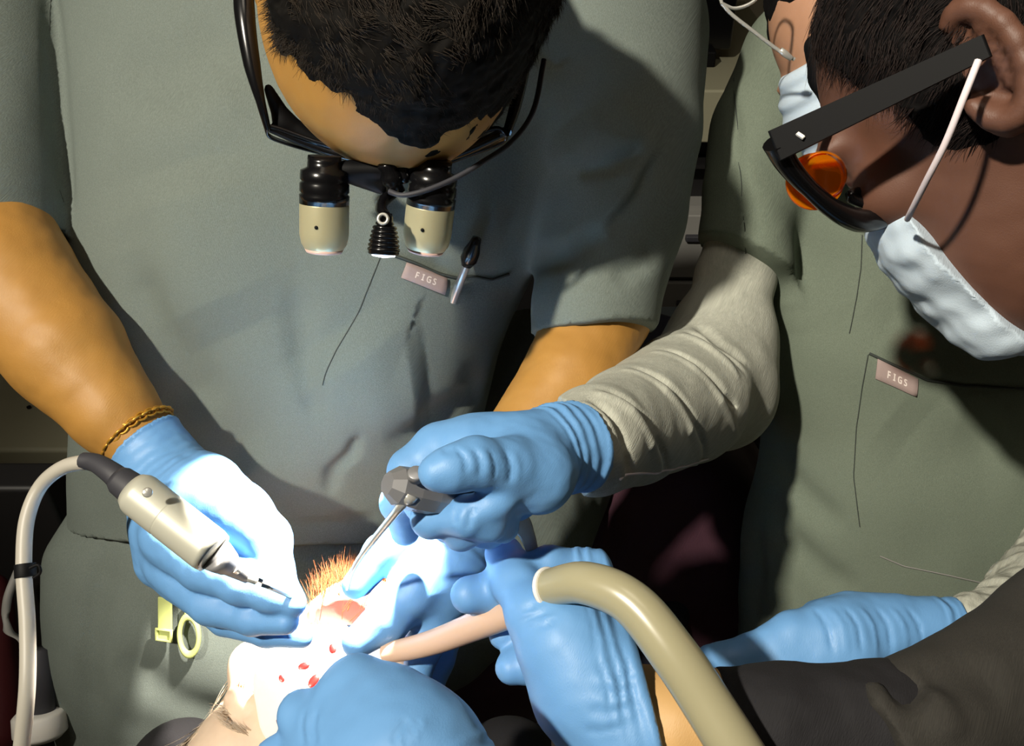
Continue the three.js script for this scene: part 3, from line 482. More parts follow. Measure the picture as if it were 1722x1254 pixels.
// ================================================================= the assistant at the right in long grey sleeves
const asTop = new Field(0.035), asst = thing('person', 'person in green-grey scrubs with heather-grey sleeves, masked face in profile, holding the metal syringe', 'person');
const asShirt = new Field(0.02);
{
  const f = asTop;
  f.loft([[1575, -170, 0.86, 130, 0.07], [1570, -60, 0.83, 230, 0.085], [1565, 60, 0.81, 300, 0.10], [1560, 200, 0.795, 340, 0.11], [1555, 350, 0.785, 318, 0.115], [1560, 470, 0.775, 298, 0.12], [1562, 600, 0.775, 306, 0.125], [1572, 740, 0.79, 298, 0.125], [1560, 870, 0.81, 320, 0.125], [1550, 1000, 0.835, 322, 0.125], [1550, 1130, 0.86, 322, 0.125]]);
  const s = new Field(0.03).chain([[1360, 110, 0.90, 115], [1296, 220, 0.865, 100], [1268, 330, 0.84, 86], [1250, 460, 0.825, 84]], 0.03);
  s.cut(V(1225, 398, 0.80), CU.clone().multiplyScalar(-1).addScaledVector(CR, -0.5).addScaledVector(CB, 0.2));
  f.sub(s, 0.022).mod(clothNoise(0.004, 9));
  f.fold([[1232, 150], [1238, 260], [1248, 360], [1270, 470]], 0.006, 0.006).fold([[1310, 200], [1320, 300], [1350, 420], [1400, 520]], 0.03, 0.008).fold([[1260, 350], [1300, 450], [1330, 560]], 0.03, -0.009);
  f.fold([[1300, 760], [1340, 820], [1420, 890]], 0.014, 0.008).fold([[1290, 800], [1320, 900], [1380, 960], [1440, 1000]], 0.014, 0.008).fold([[1270, 860], [1275, 960], [1265, 1050]], 0.012, 0.006).fold([[1300, 870], [1305, 960], [1300, 1040]], 0.014, -0.006).fold([[1500, 700], [1600, 760], [1700, 740]], 0.04, 0.008).fold([[1470, 500], [1560, 560], [1700, 600]], 0.03, 0.006);
  f.fold([[1478, 604], [1560, 642], [1620, 652], [1722, 652]], 0.005, 0.003);
  // V neck opening
  const vee = new Field(0.02).chain([[1516, 458, 0.785, 15], [1524, 400, 0.79, 24], [1570, 320, 0.80, 64], [1600, 220, 0.82, 90]], 0.02); f.mod((x, y, z, d) => Math.max(d, -vee.raw(x, y, z)) - d);
  part('scrub_top', meshField(f, 0.0045), M.scrubGreen, asst, 'green-grey scrub top with a chest pocket');
  clothLabel(f, [[1476, 603], [1545, 637], [1542, 668], [1472, 636]], asst);
  onSurface(f, [[1450, 395], [1447, 450], [1440, 500], [1428, 560]], 0.00042, 'stitched_seam', M.thread, asst, 0.0009);
  onSurface(f, [[1460, 596], [1450, 650], [1440, 720], [1436, 800], [1446, 885]], 0.00042, 'stitched_seam', M.thread, asst, 0.0009);
  onSurface(f, [[1462, 594], [1500, 612], [1560, 640], [1620, 650], [1722, 654], [1790, 652]], 0.0013, 'pocket_edge', M.thread, asst, 0.0012);
  onSurface(f, [[1480, 935], [1520, 952], [1600, 968], [1650, 980]], 0.0007, 'stitched_seam', M.grey, asst, 0.001);
  onSurface(f, [[1233, 130], [1238, 260], [1248, 360], [1270, 470]], 0.00042, 'stitched_seam', M.thread, asst, 0.0009);
}
{ // long sleeves of the undershirt
  const f = asShirt;
  f.chain([[1310, 230, 0.88, 58], [1256, 380, 0.845, 62], [1236, 470, 0.835, 66], [1216, 560, 0.82, 70]], 0.02);
  f.chain([[1212, 565, 0.82, 84], [1190, 630, 0.79, 98], [1150, 670, 0.74, 108], [1060, 715, 0.64, 98], [1000, 740, 0.565, 90], [955, 752, 0.535, 78]], 0.012);
  f.chain([[1215, 580, 0.82, 84], [1205, 660, 0.80, 100]], 0.02);
  f.cut(V(968, 750, 0.54), CR.clone().multiplyScalar(-1).addScaledVector(CU, -0.25).addScaledVector(CB, 0.1));
  const R = [[[950, 700], [978, 735], [992, 790], [990, 828]], [[985, 678], [1022, 715], [1040, 770], [1044, 815]], [[1002, 660], [1062, 690], [1096, 745], [1108, 795]], [[1052, 622], [1118, 655], [1160, 720], [1174, 785]], [[1100, 592], [1165, 618], [1212, 672], [1238, 735]], [[1142, 562], [1195, 585], [1240, 630]]];
  for (const r of R) { f.fold(r, 0.0034, -0.006); f.fold(r.map(([x, y]) => [x + 11, y - 5]), 0.0036, 0.0045); }
  f.fold([[1170, 545], [1210, 575], [1255, 610]], 0.006, 0.007).mod(clothNoise(0.0012, 22));
  part('long_sleeve', meshField(f, 0.0022), M.sleeve, asst, 'ribbed heather-grey long sleeve');
  onSurface(f, [[1040, 800], [1090, 795], [1140, 786], [1190, 770]], 0.0008, 'stitched_seam', M.cord, asst, 0.0004);
  const f2 = new Field(0.02).chain([[1860, 900, 0.80, 95], [1760, 1010, 0.70, 90], [1690, 1045, 0.655, 60], [1620, 1050, 0.63, 46]], 0.02); f2.cut(V(1612, 1046, 0.63), CR.clone().negate()).mod(clothNoise(0.004, 50));
  part('long_sleeve', meshField(f2, 0.0035), M.sleeve, asst, 'bunched grey sleeve end');
}
{ // right hand round the syringe
  const f = new Field(0.012).at(-0.07), wr = V(978, 750, 0.535), ax = V(860, 770, 0.50).sub(wr).normalize();
  f.chain([[1000, 748, 0.61, 74], [940, 755, 0.595, 74], [880, 768, 0.58, 74], [800, 770, 0.575, 62]], 0.02);
  f.chain([[800, 755, 0.585, 54], [740, 758, 0.582, 44], [690, 792, 0.578, 36], [672, 845, 0.61, 30], [682, 893, 0.63, 25]], 0.016);
  f.chain([[905, 800, 0.555, 64], [850, 788, 0.54, 50], [800, 778, 0.525, 42], [760, 788, 0.518, 37], [732, 796, 0.515, 29]], 0.018);
  f.chain([[830, 800, 0.585, 50], [720, 850, 0.58, 32], [725, 872, 0.555, 30], [785, 868, 0.54, 32], [822, 852, 0.535, 26]], 0.014);
  f.chain([[860, 810, 0.585, 46], [760, 880, 0.58, 30], [775, 895, 0.56, 28], [822, 880, 0.545, 27], [848, 842, 0.535, 21]], 0.012);
  f.chain([[880, 810, 0.59, 42], [820, 890, 0.58, 28], [845, 885, 0.56, 24], [862, 850, 0.55, 18]], 0.012);
  f.cut(wr, ax.clone().negate().addScaledVector(CU, 0.1));
  f.mod(gloveRings(wr, ax, -0.002, 0.035, 0.0011, 0.0075)).mod(clothNoise(0.0006, 60)).mod((x, y, z) => { const t = (x - wr.x) * ax.x + (y - wr.y) * ax.y + (z - wr.z) * ax.z - 0.003; return -0.0014 * Math.exp(-t * t / 0.000005); });
  for (let i = 0; i < 8; i++) f.fold([[770 + i * 13, 752 + Math.abs(i - 3) * 1], [782 + i * 13, 772 + i * 2], [784 + i * 12, 796 + i * 3]], 0.0016, i % 2 ? -0.0004 : 0.0009);
  for (const o of [0, 10, 22]) f.fold([[735 + o, 745 - o * 0.4], [748 + o, 758], [756 + o, 764]], 0.0016, 0.0008);
  f.fold([[800, 850], [790, 868], [786, 892]], 0.002, 0.0012).fold([[770, 850], [764, 868], [766, 884]], 0.002, 0.001);
  glove(f, 0.0019, M.glove, asst, 'wrinkled blue glove gripping the metal syringe');
}
{ // left hand resting flat
  const f = new Field(0.012), wr = V(1608, 1046, 0.63), ax = CR.clone().negate();
  f.chain([[1640, 1046, 0.63, 46], [1560, 1056, 0.625, 48], [1470, 1066, 0.62, 56], [1400, 1072, 0.615, 58]], 0.02);
  f.chain([[1420, 1050, 0.615, 40], [1330, 1060, 0.61, 30], [1260, 1090, 0.605, 22], [1190, 1100, 0.60, 15]], 0.014);
  f.chain([[1420, 1080, 0.61, 40], [1310, 1095, 0.605, 27], [1240, 1108, 0.60, 22], [1180, 1115, 0.595, 16]], 0.014);
  f.chain([[1420, 1100, 0.605, 36], [1320, 1125, 0.60, 25], [1230, 1135, 0.595, 18]], 0.014).chain([[1430, 1115, 0.605, 34], [1340, 1148, 0.60, 22], [1270, 1158, 0.595, 16]], 0.014);
  f.chain([[1500, 1040, 0.625, 36], [1430, 1028, 0.63, 26], [1370, 1030, 0.63, 20]], 0.014);
  f.cut(wr, CR).mod(clothNoise(0.0008, 40)).mod(gloveRings(wr, ax, 0, 0.022, 0.0009, 0.009));
  for (let i = 0; i < 7; i++) f.fold([[1370 + i * 26, 1022], [1390 + i * 26, 1050], [1402 + i * 24, 1100]], 0.0022, i % 2 ? -0.0012 : 0.0013);
  glove(f, 0.0022, M.glove, asst, 'light blue glove lying palm down in front of the scrub top');
}
{ // trousers to the floor
  const f = new Field(0.04), a = V(1450, 1130, 0.99), b = V(1680, 1130, 0.99);
  for (const p of [a, b]) f.cone(p, new THREE.Vector3(p.x, 0.5, p.z), 0.10, 0.08).cone(new THREE.Vector3(p.x, 0.5, p.z), new THREE.Vector3(p.x, 0.09, p.z), 0.078, 0.068);
  part('trousers', meshField(f, 0.009), M.scrubGreen, asst);
  for (const p of [a, b]) part('shoe', (() => { const s = new Field(0.03); s.cone(new THREE.Vector3(p.x, 0.05, p.z - 0.04), new THREE.Vector3(p.x, 0.04, p.z + 0.14), 0.05, 0.038); s.cut(new THREE.Vector3(0, 0, 0), new THREE.Vector3(0, -1, 0)); return meshField(s, 0.008); })(), M.blackMatte, asst);
}
const hcC = V(1668, 70, 0.495), hcF = CR.clone().multiplyScalar(-0.54).addScaledVector(CU, -0.34).addScaledVector(CB, -0.77).normalize(), hcU = CR.clone().multiplyScalar(-0.46).addScaledVector(CU, 0.88).addScaledVector(CB, 0.0).addScaledVector(hcF, 0).clone();
hcU.addScaledVector(hcF, -hcU.dot(hcF)).normalize(); const hcR = new THREE.Vector3().crossVectors(hcF, hcU).normalize(), HB = [hcR, hcF, hcU];
const hq = (r, a, u) => hcC.clone().addScaledVector(hcR, r).addScaledVector(hcF, a).addScaledVector(hcU, u);
{
  const f = new Field(0.03), L = hcR.dot(CB) > 0 ? 1 : -1; // L: the side of the head towards the camera
  f.ell(hq(0, 0, 0), [0.076, 0.098, 0.09], HB).ell(hq(0, 0.03, -0.085), [0.064, 0.058, 0.066], HB).ell(hq(0, 0.045, -0.12), [0.045, 0.05, 0.045], HB);
  f.ell(hq(L * 0.045, 0.066, -0.045), [0.024, 0.024, 0.02], HB, 0.02).ell(hq(-L * 0.045, 0.066, -0.045), [0.024, 0.024, 0.02], HB, 0.02).ell(hq(L * 0.03, 0.082, -0.006), [0.034, 0.014, 0.011], HB, 0.02).ell(hq(-L * 0.03, 0.082, -0.006), [0.034, 0.014, 0.011], HB, 0.02);
  f.cone(hq(0, 0.085, -0.02), hq(0, 0.098, -0.06), 0.007, 0.012, 0.018);
  for (const s of [-1, 1]) f.ell(hq(s * 0.032, 0.085, -0.028), [0.015, 0.01, 0.007], HB, 0.004);
  // ears
  const ear = new Field(0.006); for (const s of [-1, 1]) { const e = []; for (let i = 0; i <= 12; i++) { const a = -0.4 + i / 12 * 4.6; e.push(hq(s * (0.083 + 0.006 * Math.sin(a * 0.6)), -0.02 - 0.016 * Math.sin(a), -0.015 + 0.029 * Math.cos(a))); } for (let i = 0; i < 12; i++) ear.cone(e[i], e[i + 1], 0.0052, 0.0052, 0.004); ear.ell(hq(s * 0.079, -0.02, -0.015), [0.005, 0.016, 0.028], HB, 0.004).ell(hq(s * 0.081, -0.014, -0.042), [0.006, 0.009, 0.010], HB, 0.006).cone(hq(s * 0.085, -0.026, 0.0), hq(s * 0.085, -0.026, -0.028), 0.004, 0.004, 0.004); }
  f.sub(ear, 0.008);
  f.cone(hq(0, -0.04, -0.08), V(1600, 300, 0.88), 0.052, 0.06, 0.04);
  f.loft([[1575, -60, 0.87, 160, 0.06], [1560, 200, 0.82, 290, 0.09], [1560, 600, 0.80, 260, 0.10], [1560, 1000, 0.86, 280, 0.10]], 0.05);
  f.chain([[1360, 140, 0.89, 70], [1215, 570, 0.83, 42], [1165, 660, 0.77, 42], [1060, 720, 0.64, 45], [950, 752, 0.53, 52], [890, 765, 0.505, 48]], 0.03);
  f.chain([[1800, 200, 0.89, 70], [1860, 900, 0.80, 60], [1700, 1045, 0.66, 40], [1560, 1060, 0.63, 32]], 0.03);
  f.mod(clothNoise(0.0006, 40));
  part('body', meshField(f, 0.0034, skinTone(0.12, 0.052, 0.032)), M.skin, asst, 'dark brown cheek, temple and ear');
  // hair
  const h = new Field(0.02); h.ell(hq(0, -0.006, 0.006), [0.083, 0.1, 0.096], HB);
  const lim = (x, y, z) => { const px = x - hcC.x, py = y - hcC.y, pz = z - hcC.z, a = px * hcF.x + py * hcF.y + pz * hcF.z, u = px * hcU.x + py * hcU.y + pz * hcU.z; const line = a > 0.06 ? 0.035 + (a - 0.06) * 0.7 : a > 0.028 ? lerp(-0.01, 0.035, (a - 0.028) / 0.032) : a > -0.006 ? -0.052 : lerp(-0.052, -0.01, clamp(-(a + 0.006) / 0.012, 0, 1)); return line - u + 0.004 * N3(x * 150, y * 150, z * 150); };
  h.mod((x, y, z) => 0.003 * N3(x * 75, y * 75, z * 75) + 0.0016 * N3(x * 200, y * 200, z * 200)); h.mod((x, y, z) => { const c = lim(x, y, z); return c > -0.008 ? 0.55 * (c + 0.008) : 0; });
  part('hair', meshField(h, 0.0026), M.hairC, asst, 'short dark hair');
  const list = [];
  for (let i = 0; i < 20000; i++) {
    const a = rnd() * 6.283, c = rnd() * 2 - 1, q = Math.sqrt(1 - c * c), dir = new THREE.Vector3(q * Math.cos(a), c, q * Math.sin(a)); if (dir.dot(CB) < -0.3) continue;
    let t = 0.125; const p = new THREE.Vector3(); for (let k = 0; k < 40; k++) { p.copy(hcC).addScaledVector(dir, t); const d = h.eval(p.x, p.y, p.z); if (d < 0.0004) break; t -= Math.max(d * 0.7, 0.0004); if (t < 0.05) break; }
    if (t < 0.07 || lim(p.x, p.y, p.z) > 0.0015) continue;
    const tang = hcF.clone().multiplyScalar(0.7).addScaledVector(hcU, -0.5 + N3(p.x * 50, p.y * 50, 1)).addScaledVector(CR, N3(p.x * 40, p.y * 40, 5)); tang.addScaledVector(dir, -tang.dot(dir)).normalize();
    list.push([p.clone().addScaledVector(dir, -0.001), tang.addScaledVector(dir, 0.3).normalize(), 0.008 + rnd() * 0.012, 0.00026, new THREE.Vector3(rnd() - 0.5, rnd() - 0.5, rnd() - 0.5).multiplyScalar(0.5).addScaledVector(dir, -0.3)]);
  }
  part('hair_strands', strands(list), M.hairLockC, asst);
  // mask
  const m = new Field(0.02); m.ell(hq(0, 0.05, -0.08), [0.071, 0.06, 0.06], HB).ell(hq(0, 0.056, -0.125), [0.055, 0.048, 0.048], HB); m.cut(hq(0, 0, -0.035), hcU.clone().addScaledVector(hcF, 0.15));
  m.cut(hq(0, 0.056, -0.08), hcF.clone().negate().addScaledVector(hcU, 0.12));
  m.mod((x, y, z) => { const u = (x - hcC.x) * hcU.x + (y - hcC.y) * hcU.y + (z - hcC.z) * hcU.z; return 0.0007 * Math.sin(u * 330) + 0.0045 * N3(x * 26, y * 26, z * 26) + 0.0016 * N3(x * 80, y * 80, z * 80); });
  part('face_mask', meshField(m, 0.0024), M.mask, asst, 'pale blue and white face mask');
  part('ear_loop', tube([V(1645, 102, 0.405), V(1622, 160, 0.404), V(1590, 240, 0.414), V(1560, 300, 0.43), V(1535, 350, 0.455), V(1526, 368, 0.475)], 0.0017, 30, 8), M.cord, asst, 'white elastic ear loop');
}
settle(asst);

// ================================================================= the onlooker whose masked face shows beyond the assistant's forehead
{
  const g = thing('person', 'person in a pale blue face mask peering in behind the amber loupes', 'person'), C0 = V(1478, 15, 0.69);
  const f = new Field(0.03), F = new THREE.Vector3().addScaledVector(CR, -0.72).addScaledVector(CU, -0.55).addScaledVector(CB, 0.2).normalize(), R = new THREE.Vector3().crossVectors(F, CU).normalize(), U = new THREE.Vector3().crossVectors(R, F);
  const q = (r, a, u) => C0.clone().addScaledVector(R, r).addScaledVector(F, a).addScaledVector(U, u);
  f.ell(q(0, 0, 0), [0.072, 0.088, 0.082], [R, F, U]).ell(q(0, 0.03, -0.06), [0.055, 0.055, 0.07], [R, F, U]).cone(q(0, 0.085, -0.035), q(0, 0.1, -0.065), 0.008, 0.012, 0.015);
  for (const s of [-1, 1]) f.ell(q(s * 0.03, 0.078, -0.01), [0.018, 0.009, 0.007], [R, F, U], 0.008).ell(q(s * 0.072, -0.01, -0.02), [0.007, 0.018, 0.028], [R, F, U], 0.008);
  f.cone(q(0, -0.05, -0.06), V(1640, -60, 1.0), 0.05, 0.055, 0.04).cone(V(1560, -20, 1.1), V(1760, -20, 1.1), 0.07, 0.07, 0.04);
  part('body', meshField(f, 0.004, skinTone(0.42, 0.22, 0.13)), M.skin, g, 'tan skin above the mask');
  const m = new Field(0.02); m.ell(q(0, 0.045, -0.045), [0.066, 0.066, 0.066], [R, F, U]); m.cut(q(0, 0, 0.0), U).cut(q(0, 0.012, 0), F.clone().negate());
  m.mod((x, y, z) => 0.0012 * Math.sin(((x - C0.x) * U.x + (y - C0.y) * U.y + (z - C0.z) * U.z) * 420));
  part('face_mask', meshField(m, 0.0028), M.mask, g, 'pale blue pleated face mask');
  part('ear_loop', tube([q(-0.066, 0.014, -0.03), q(-0.074, 0.0, -0.028), q(-0.077, -0.02, -0.02)], 0.0015, 12, 6), M.cord, g);
  const h = new Field(0.02); h.ell(q(0, -0.012, 0.012), [0.080, 0.092, 0.086], [R, F, U]); h.cut(q(0, 0.055, 0), F.clone().addScaledVector(U, -0.45)); h.mod((x, y, z) => 0.003 * N3(x * 80, y * 80, z * 80));
  part('hair', meshField(h, 0.0035), M.hairC, g, 'dark hair');
  const t = new Field(0.04).loft([[1660, -120, 0.98, 110, 0.07], [1680, -20, 1.0, 190, 0.09], [1690, 200, 1.03, 210, 0.10], [1690, 600, 1.1, 200, 0.10], [1690, 1100, 1.25, 200, 0.10]], 0.04); t.mod(clothNoise(0.003, 10));
  part('scrub_top', meshField(t, 0.008), M.scrubChar, g);
  const l = new Field(0.04), a = V(1640, 1090, 1.36), b = V(1800, 1090, 1.36); for (const p of [a, b]) l.cone(p, new THREE.Vector3(p.x, 0.08, p.z), 0.085, 0.07); l.cone(a, b, 0.09, 0.09); l.cut(new THREE.Vector3(), new THREE.Vector3(0, -1, 0));
  part('trousers', meshField(l, 0.01), M.scrubChar, g);
  settle(g);
}
{ // wire spectacles of the onlooker
  const g = thing('spectacles', 'thin silver wire spectacles beside the pale blue mask', 'glasses');
  part('temple_arm', tube([V(1214, 6, 0.60), V(1228, 22, 0.602), V(1270, 55, 0.606), V(1310, 85, 0.61), V(1336, 100, 0.612)], 0.0013, 30, 8), M.steel, g);
  part('hinge', turned(V(1312, 84, 0.609), V(1338, 104, 0.612), [[0, 0], [0.002, 0], [0.0024, 0.004], [0.0018, 0.01], [0, 0.011]], 12), M.steel, g);
  part('lens_rim', tube([V(1214, 6, 0.60), V(1208, -20, 0.598), V(1222, -60, 0.597), V(1262, -70, 0.60), V(1290, -40, 0.602), V(1270, 0, 0.603), V(1236, 14, 0.603), V(1214, 6, 0.60)], 0.0012, 48, 8), M.steel, g);
  settle(g);
}
{ // three-way syringe
  const g = thing('air_water_syringe', 'grey metal air and water syringe with a thin bent steel nozzle', 'syringe');
  const a = V(676, 818, 0.462), b = V(812, 850, 0.492), f = new Field(0.008);
  f.cone(a, V(730, 826, 0.465), 0.0095, 0.0108).cone(V(730, 826, 0.465), b, 0.0108, 0.007).ell(V(696, 806, 0.462), [0.0085, 0.0075, 0.010]);
  part('body', (() => { const L = a.distanceTo(b), k = turned(a.clone().addScaledVector(b.clone().sub(a).normalize(), -0.009), b, [[0, 0], [0.0062, 0], [0.0104, 0.006], [0.0116, 0.016], [0.0112, 0.028], [0.0092, 0.042], [0.0078, L + 0.009], [0, L + 0.009]], 9).toNonIndexed(); k.computeVertexNormals(); return k; })(), M.greyMetal, g);
  part('nozzle', tube([V(684, 838, 0.458), V(668, 858, 0.460), V(630, 905, 0.49), V(604, 940, 0.515), V(592, 962, 0.53), V(584, 990, 0.555)], [0.003, 0.0022, 0.002, 0.0018, 0.0015, 0.0012], 40, 10), M.steel, g, 'thin bent steel tube');
  part('nozzle_collar', turned(V(694, 828, 0.456), V(676, 850, 0.460), [[0, 0], [0.0042, 0], [0.0042, 0.004], [0.003, 0.007], [0, 0.007]], 16), M.steel, g);
  part('button', turned(V(700, 802, 0.452), V(698, 785, 0.444), [[0, 0], [0.0044, 0], [0.0044, 0.004], [0.0036, 0.005], [0, 0.0052]], 18), M.greyMetal, g);
  part('hose', tube([b, V(840, 862, 0.502), V(868, 872, 0.515), V(884, 895, 0.522), V(896, 930, 0.530), V(905, 980, 0.540), V(930, 1100, 0.560), V(935, 1200, 0.570), V(936, 1340, 0.590)], [0.008, 0.008, 0.0075, 0.005, 0.0035, 0.0033, 0.0033, 0.0033, 0.0033], 80, 12), M.hoseGrey, g, 'pale hose hanging down');
  settle(g);
}

// ================================================================= the helper in the right foreground
const helper = thing('person', 'person in charcoal scrubs with bare forearm holding the beige suction hose', 'person');
{ // body: forearm in the picture, the rest beyond its right edge
  const f = new Field(0.03);
  f.ell(V(2330, 240, 0.56), [0.076, 0.1, 0.09]).ell(V(2290, 420, 0.54), [0.06, 0.06, 0.06]).cone(V(2330, 330, 0.57), V(2230, 620, 0.64), 0.055, 0.06, 0.04);
  f.chain([[2220, 640, 0.68, 110], [2225, 900, 0.69, 130], [2225, 1300, 0.72, 130]], 0.05);
  f.chain([[2120, 660, 0.64, 70], [1800, 1060, 0.53, 66], [1600, 1215, 0.475, 72], [1300, 1224, 0.475, 94], [1140, 1218, 0.483, 92], [1040, 1180, 0.487, 66]], 0.03);
  f.mod(clothNoise(0.0006, 40));
  part('body', meshField(f, 0.0042, skinTone(0.60, 0.36, 0.14)), M.skin, helper, 'bare golden forearm');
  const h = new Field(0.02).ell(V(2345, 200, 0.57), [0.083, 0.1, 0.098]); h.mod((x, y, z) => 0.003 * N3(x * 75, y * 75, z * 75)).cut(V(2330, 300, 0.56), CU.clone().negate());
  part('hair', meshField(h, 0.005), M.hairC, helper);
}
{ // charcoal top: shoulder, upper arm sleeve; black sleeve below it
  const f = new Field(0.03); f.loft([[2200, 540, 0.56, 120, 0.09], [2220, 640, 0.56, 250, 0.11], [2220, 800, 0.57, 270, 0.12], [2220, 1300, 0.60, 270, 0.12], [2220, 1700, 0.66, 270, 0.12]], 0.03);
  const s = new Field(0.03).chain([[2050, 640, 0.58, 150], [1860, 1010, 0.54, 118], [1700, 1155, 0.495, 118], [1560, 1220, 0.475, 118], [1400, 1260, 0.465, 118]], 0.03);
  s.cut(V(1468, 1180, 0.45), CR.clone().negate().addScaledVector(CU, -0.35).addScaledVector(CB, 0.35));
  f.sub(s, 0.03).mod(clothNoise(0.004, 14));
  f.fold([[1500, 1130], [1525, 1160], [1560, 1150]], 0.008, 0.012).fold([[1475, 1140], [1480, 1170], [1468, 1200]], 0.006, -0.006).fold([[1545, 1150], [1580, 1190], [1595, 1250]], 0.008, -0.008).fold([[1530, 1140], [1620, 1130], [1700, 1150]], 0.012, 0.005);
  part('scrub_top', meshField(f, 0.0042), M.scrubChar, helper, 'charcoal short-sleeved scrub top');
  const b = new Field(0.02).chain([[1640, 1220, 0.48, 100], [1480, 1222, 0.475, 106], [1300, 1226, 0.474, 106], [1200, 1228, 0.476, 100]], 0.02); b.cut(V(1215, 1190, 0.46), CR.clone().negate().addScaledVector(CU, 0.2)).mod(clothNoise(0.0015, 40));
  part('undersleeve', meshField(b, 0.003), M.black, helper, 'black undersleeve');
}
{ // left hand with the suction
  const f = new Field(0.012), wr = V(1092, 1216, 0.485), ax = V(985, 1120, 0.49).sub(wr).normalize();
  f.chain([[1140, 1225, 0.484, 96], [1080, 1212, 0.486, 104], [1010, 1150, 0.488, 100], [960, 1085, 0.49, 80]], 0.025);
  f.chain([[1060, 1240, 0.486, 100], [985, 1160, 0.49, 80]], 0.02);
  f.chain([[950, 1080, 0.49, 70], [902, 1030, 0.495, 48], [868, 980, 0.515, 39], [847, 932, 0.54, 33]], 0.016);
  f.chain([[1010, 1070, 0.51, 70], [1040, 1035, 0.53, 52], [985, 965, 0.53, 41], [922, 950, 0.525, 30], [885, 962, 0.522, 25]], 0.014);
  f.chain([[1000, 1080, 0.53, 56], [900, 1000, 0.54, 36], [840, 995, 0.532, 35], [788, 1000, 0.525, 32]], 0.012);
  f.chain([[980, 1090, 0.53, 50], [900, 1060, 0.545, 34], [850, 1065, 0.54, 28]], 0.012);
  f.chain([[980, 1120, 0.52, 52], [900, 1112, 0.53, 34], [862, 1122, 0.527, 29]], 0.012);
  f.cut(V(1092, 1190, 0.485), CR.clone().addScaledVector(CU, 0.22).addScaledVector(CB, 0.0));
  const cp = V(1092, 1190, 0.485), cn = CR.clone().addScaledVector(CU, 0.22).normalize();
  f.mod(gloveRings(cp, cn.clone().negate(), -0.002, 0.026, 0.0008, 0.007)).mod((x, y, z) => { const t = (x - cp.x) * cn.x + (y - cp.y) * cn.y + (z - cp.z) * cn.z + 0.003; return -0.002 * Math.exp(-t * t / 0.000008); }).mod(clothNoise(0.0008, 45));
  for (let i = 0; i < 7; i++) f.fold([[1085 - i * 5, 1125 + i * 16], [1050 - i * 8, 1135 + i * 16], [1000 - i * 3, 1120 + i * 18]], 0.0022, i % 2 ? -0.0004 : 0.0006);
  for (let i = 0; i < 5; i++) f.fold([[862 + i * 6, 1030 + i * 7], [890 + i * 7, 1022 + i * 7], [915 + i * 6, 1008 + i * 8]], 0.0018, i % 2 ? -0.0005 : 0.0006);
  glove(f, 0.0022, M.glove, helper, 'blue glove pinching the suction tube, thumb up');
}
{ // legs, out of the picture
  const f = new Field(0.04), a = V(2120, 1700, 0.72), b = V(2320, 1700, 0.74);
  for (const p of [a, b]) f.cone(p, new THREE.Vector3(p.x, 0.5, p.z), 0.09, 0.075).cone(new THREE.Vector3(p.x, 0.5, p.z), new THREE.Vector3(p.x, 0.06, p.z), 0.072, 0.06);
  f.cone(a, b, 0.1, 0.1); f.cut(new THREE.Vector3(0, 0, 0), new THREE.Vector3(0, -1, 0));
  part('trousers', meshField(f, 0.01), M.scrubChar, helper);
}
settle(helper);
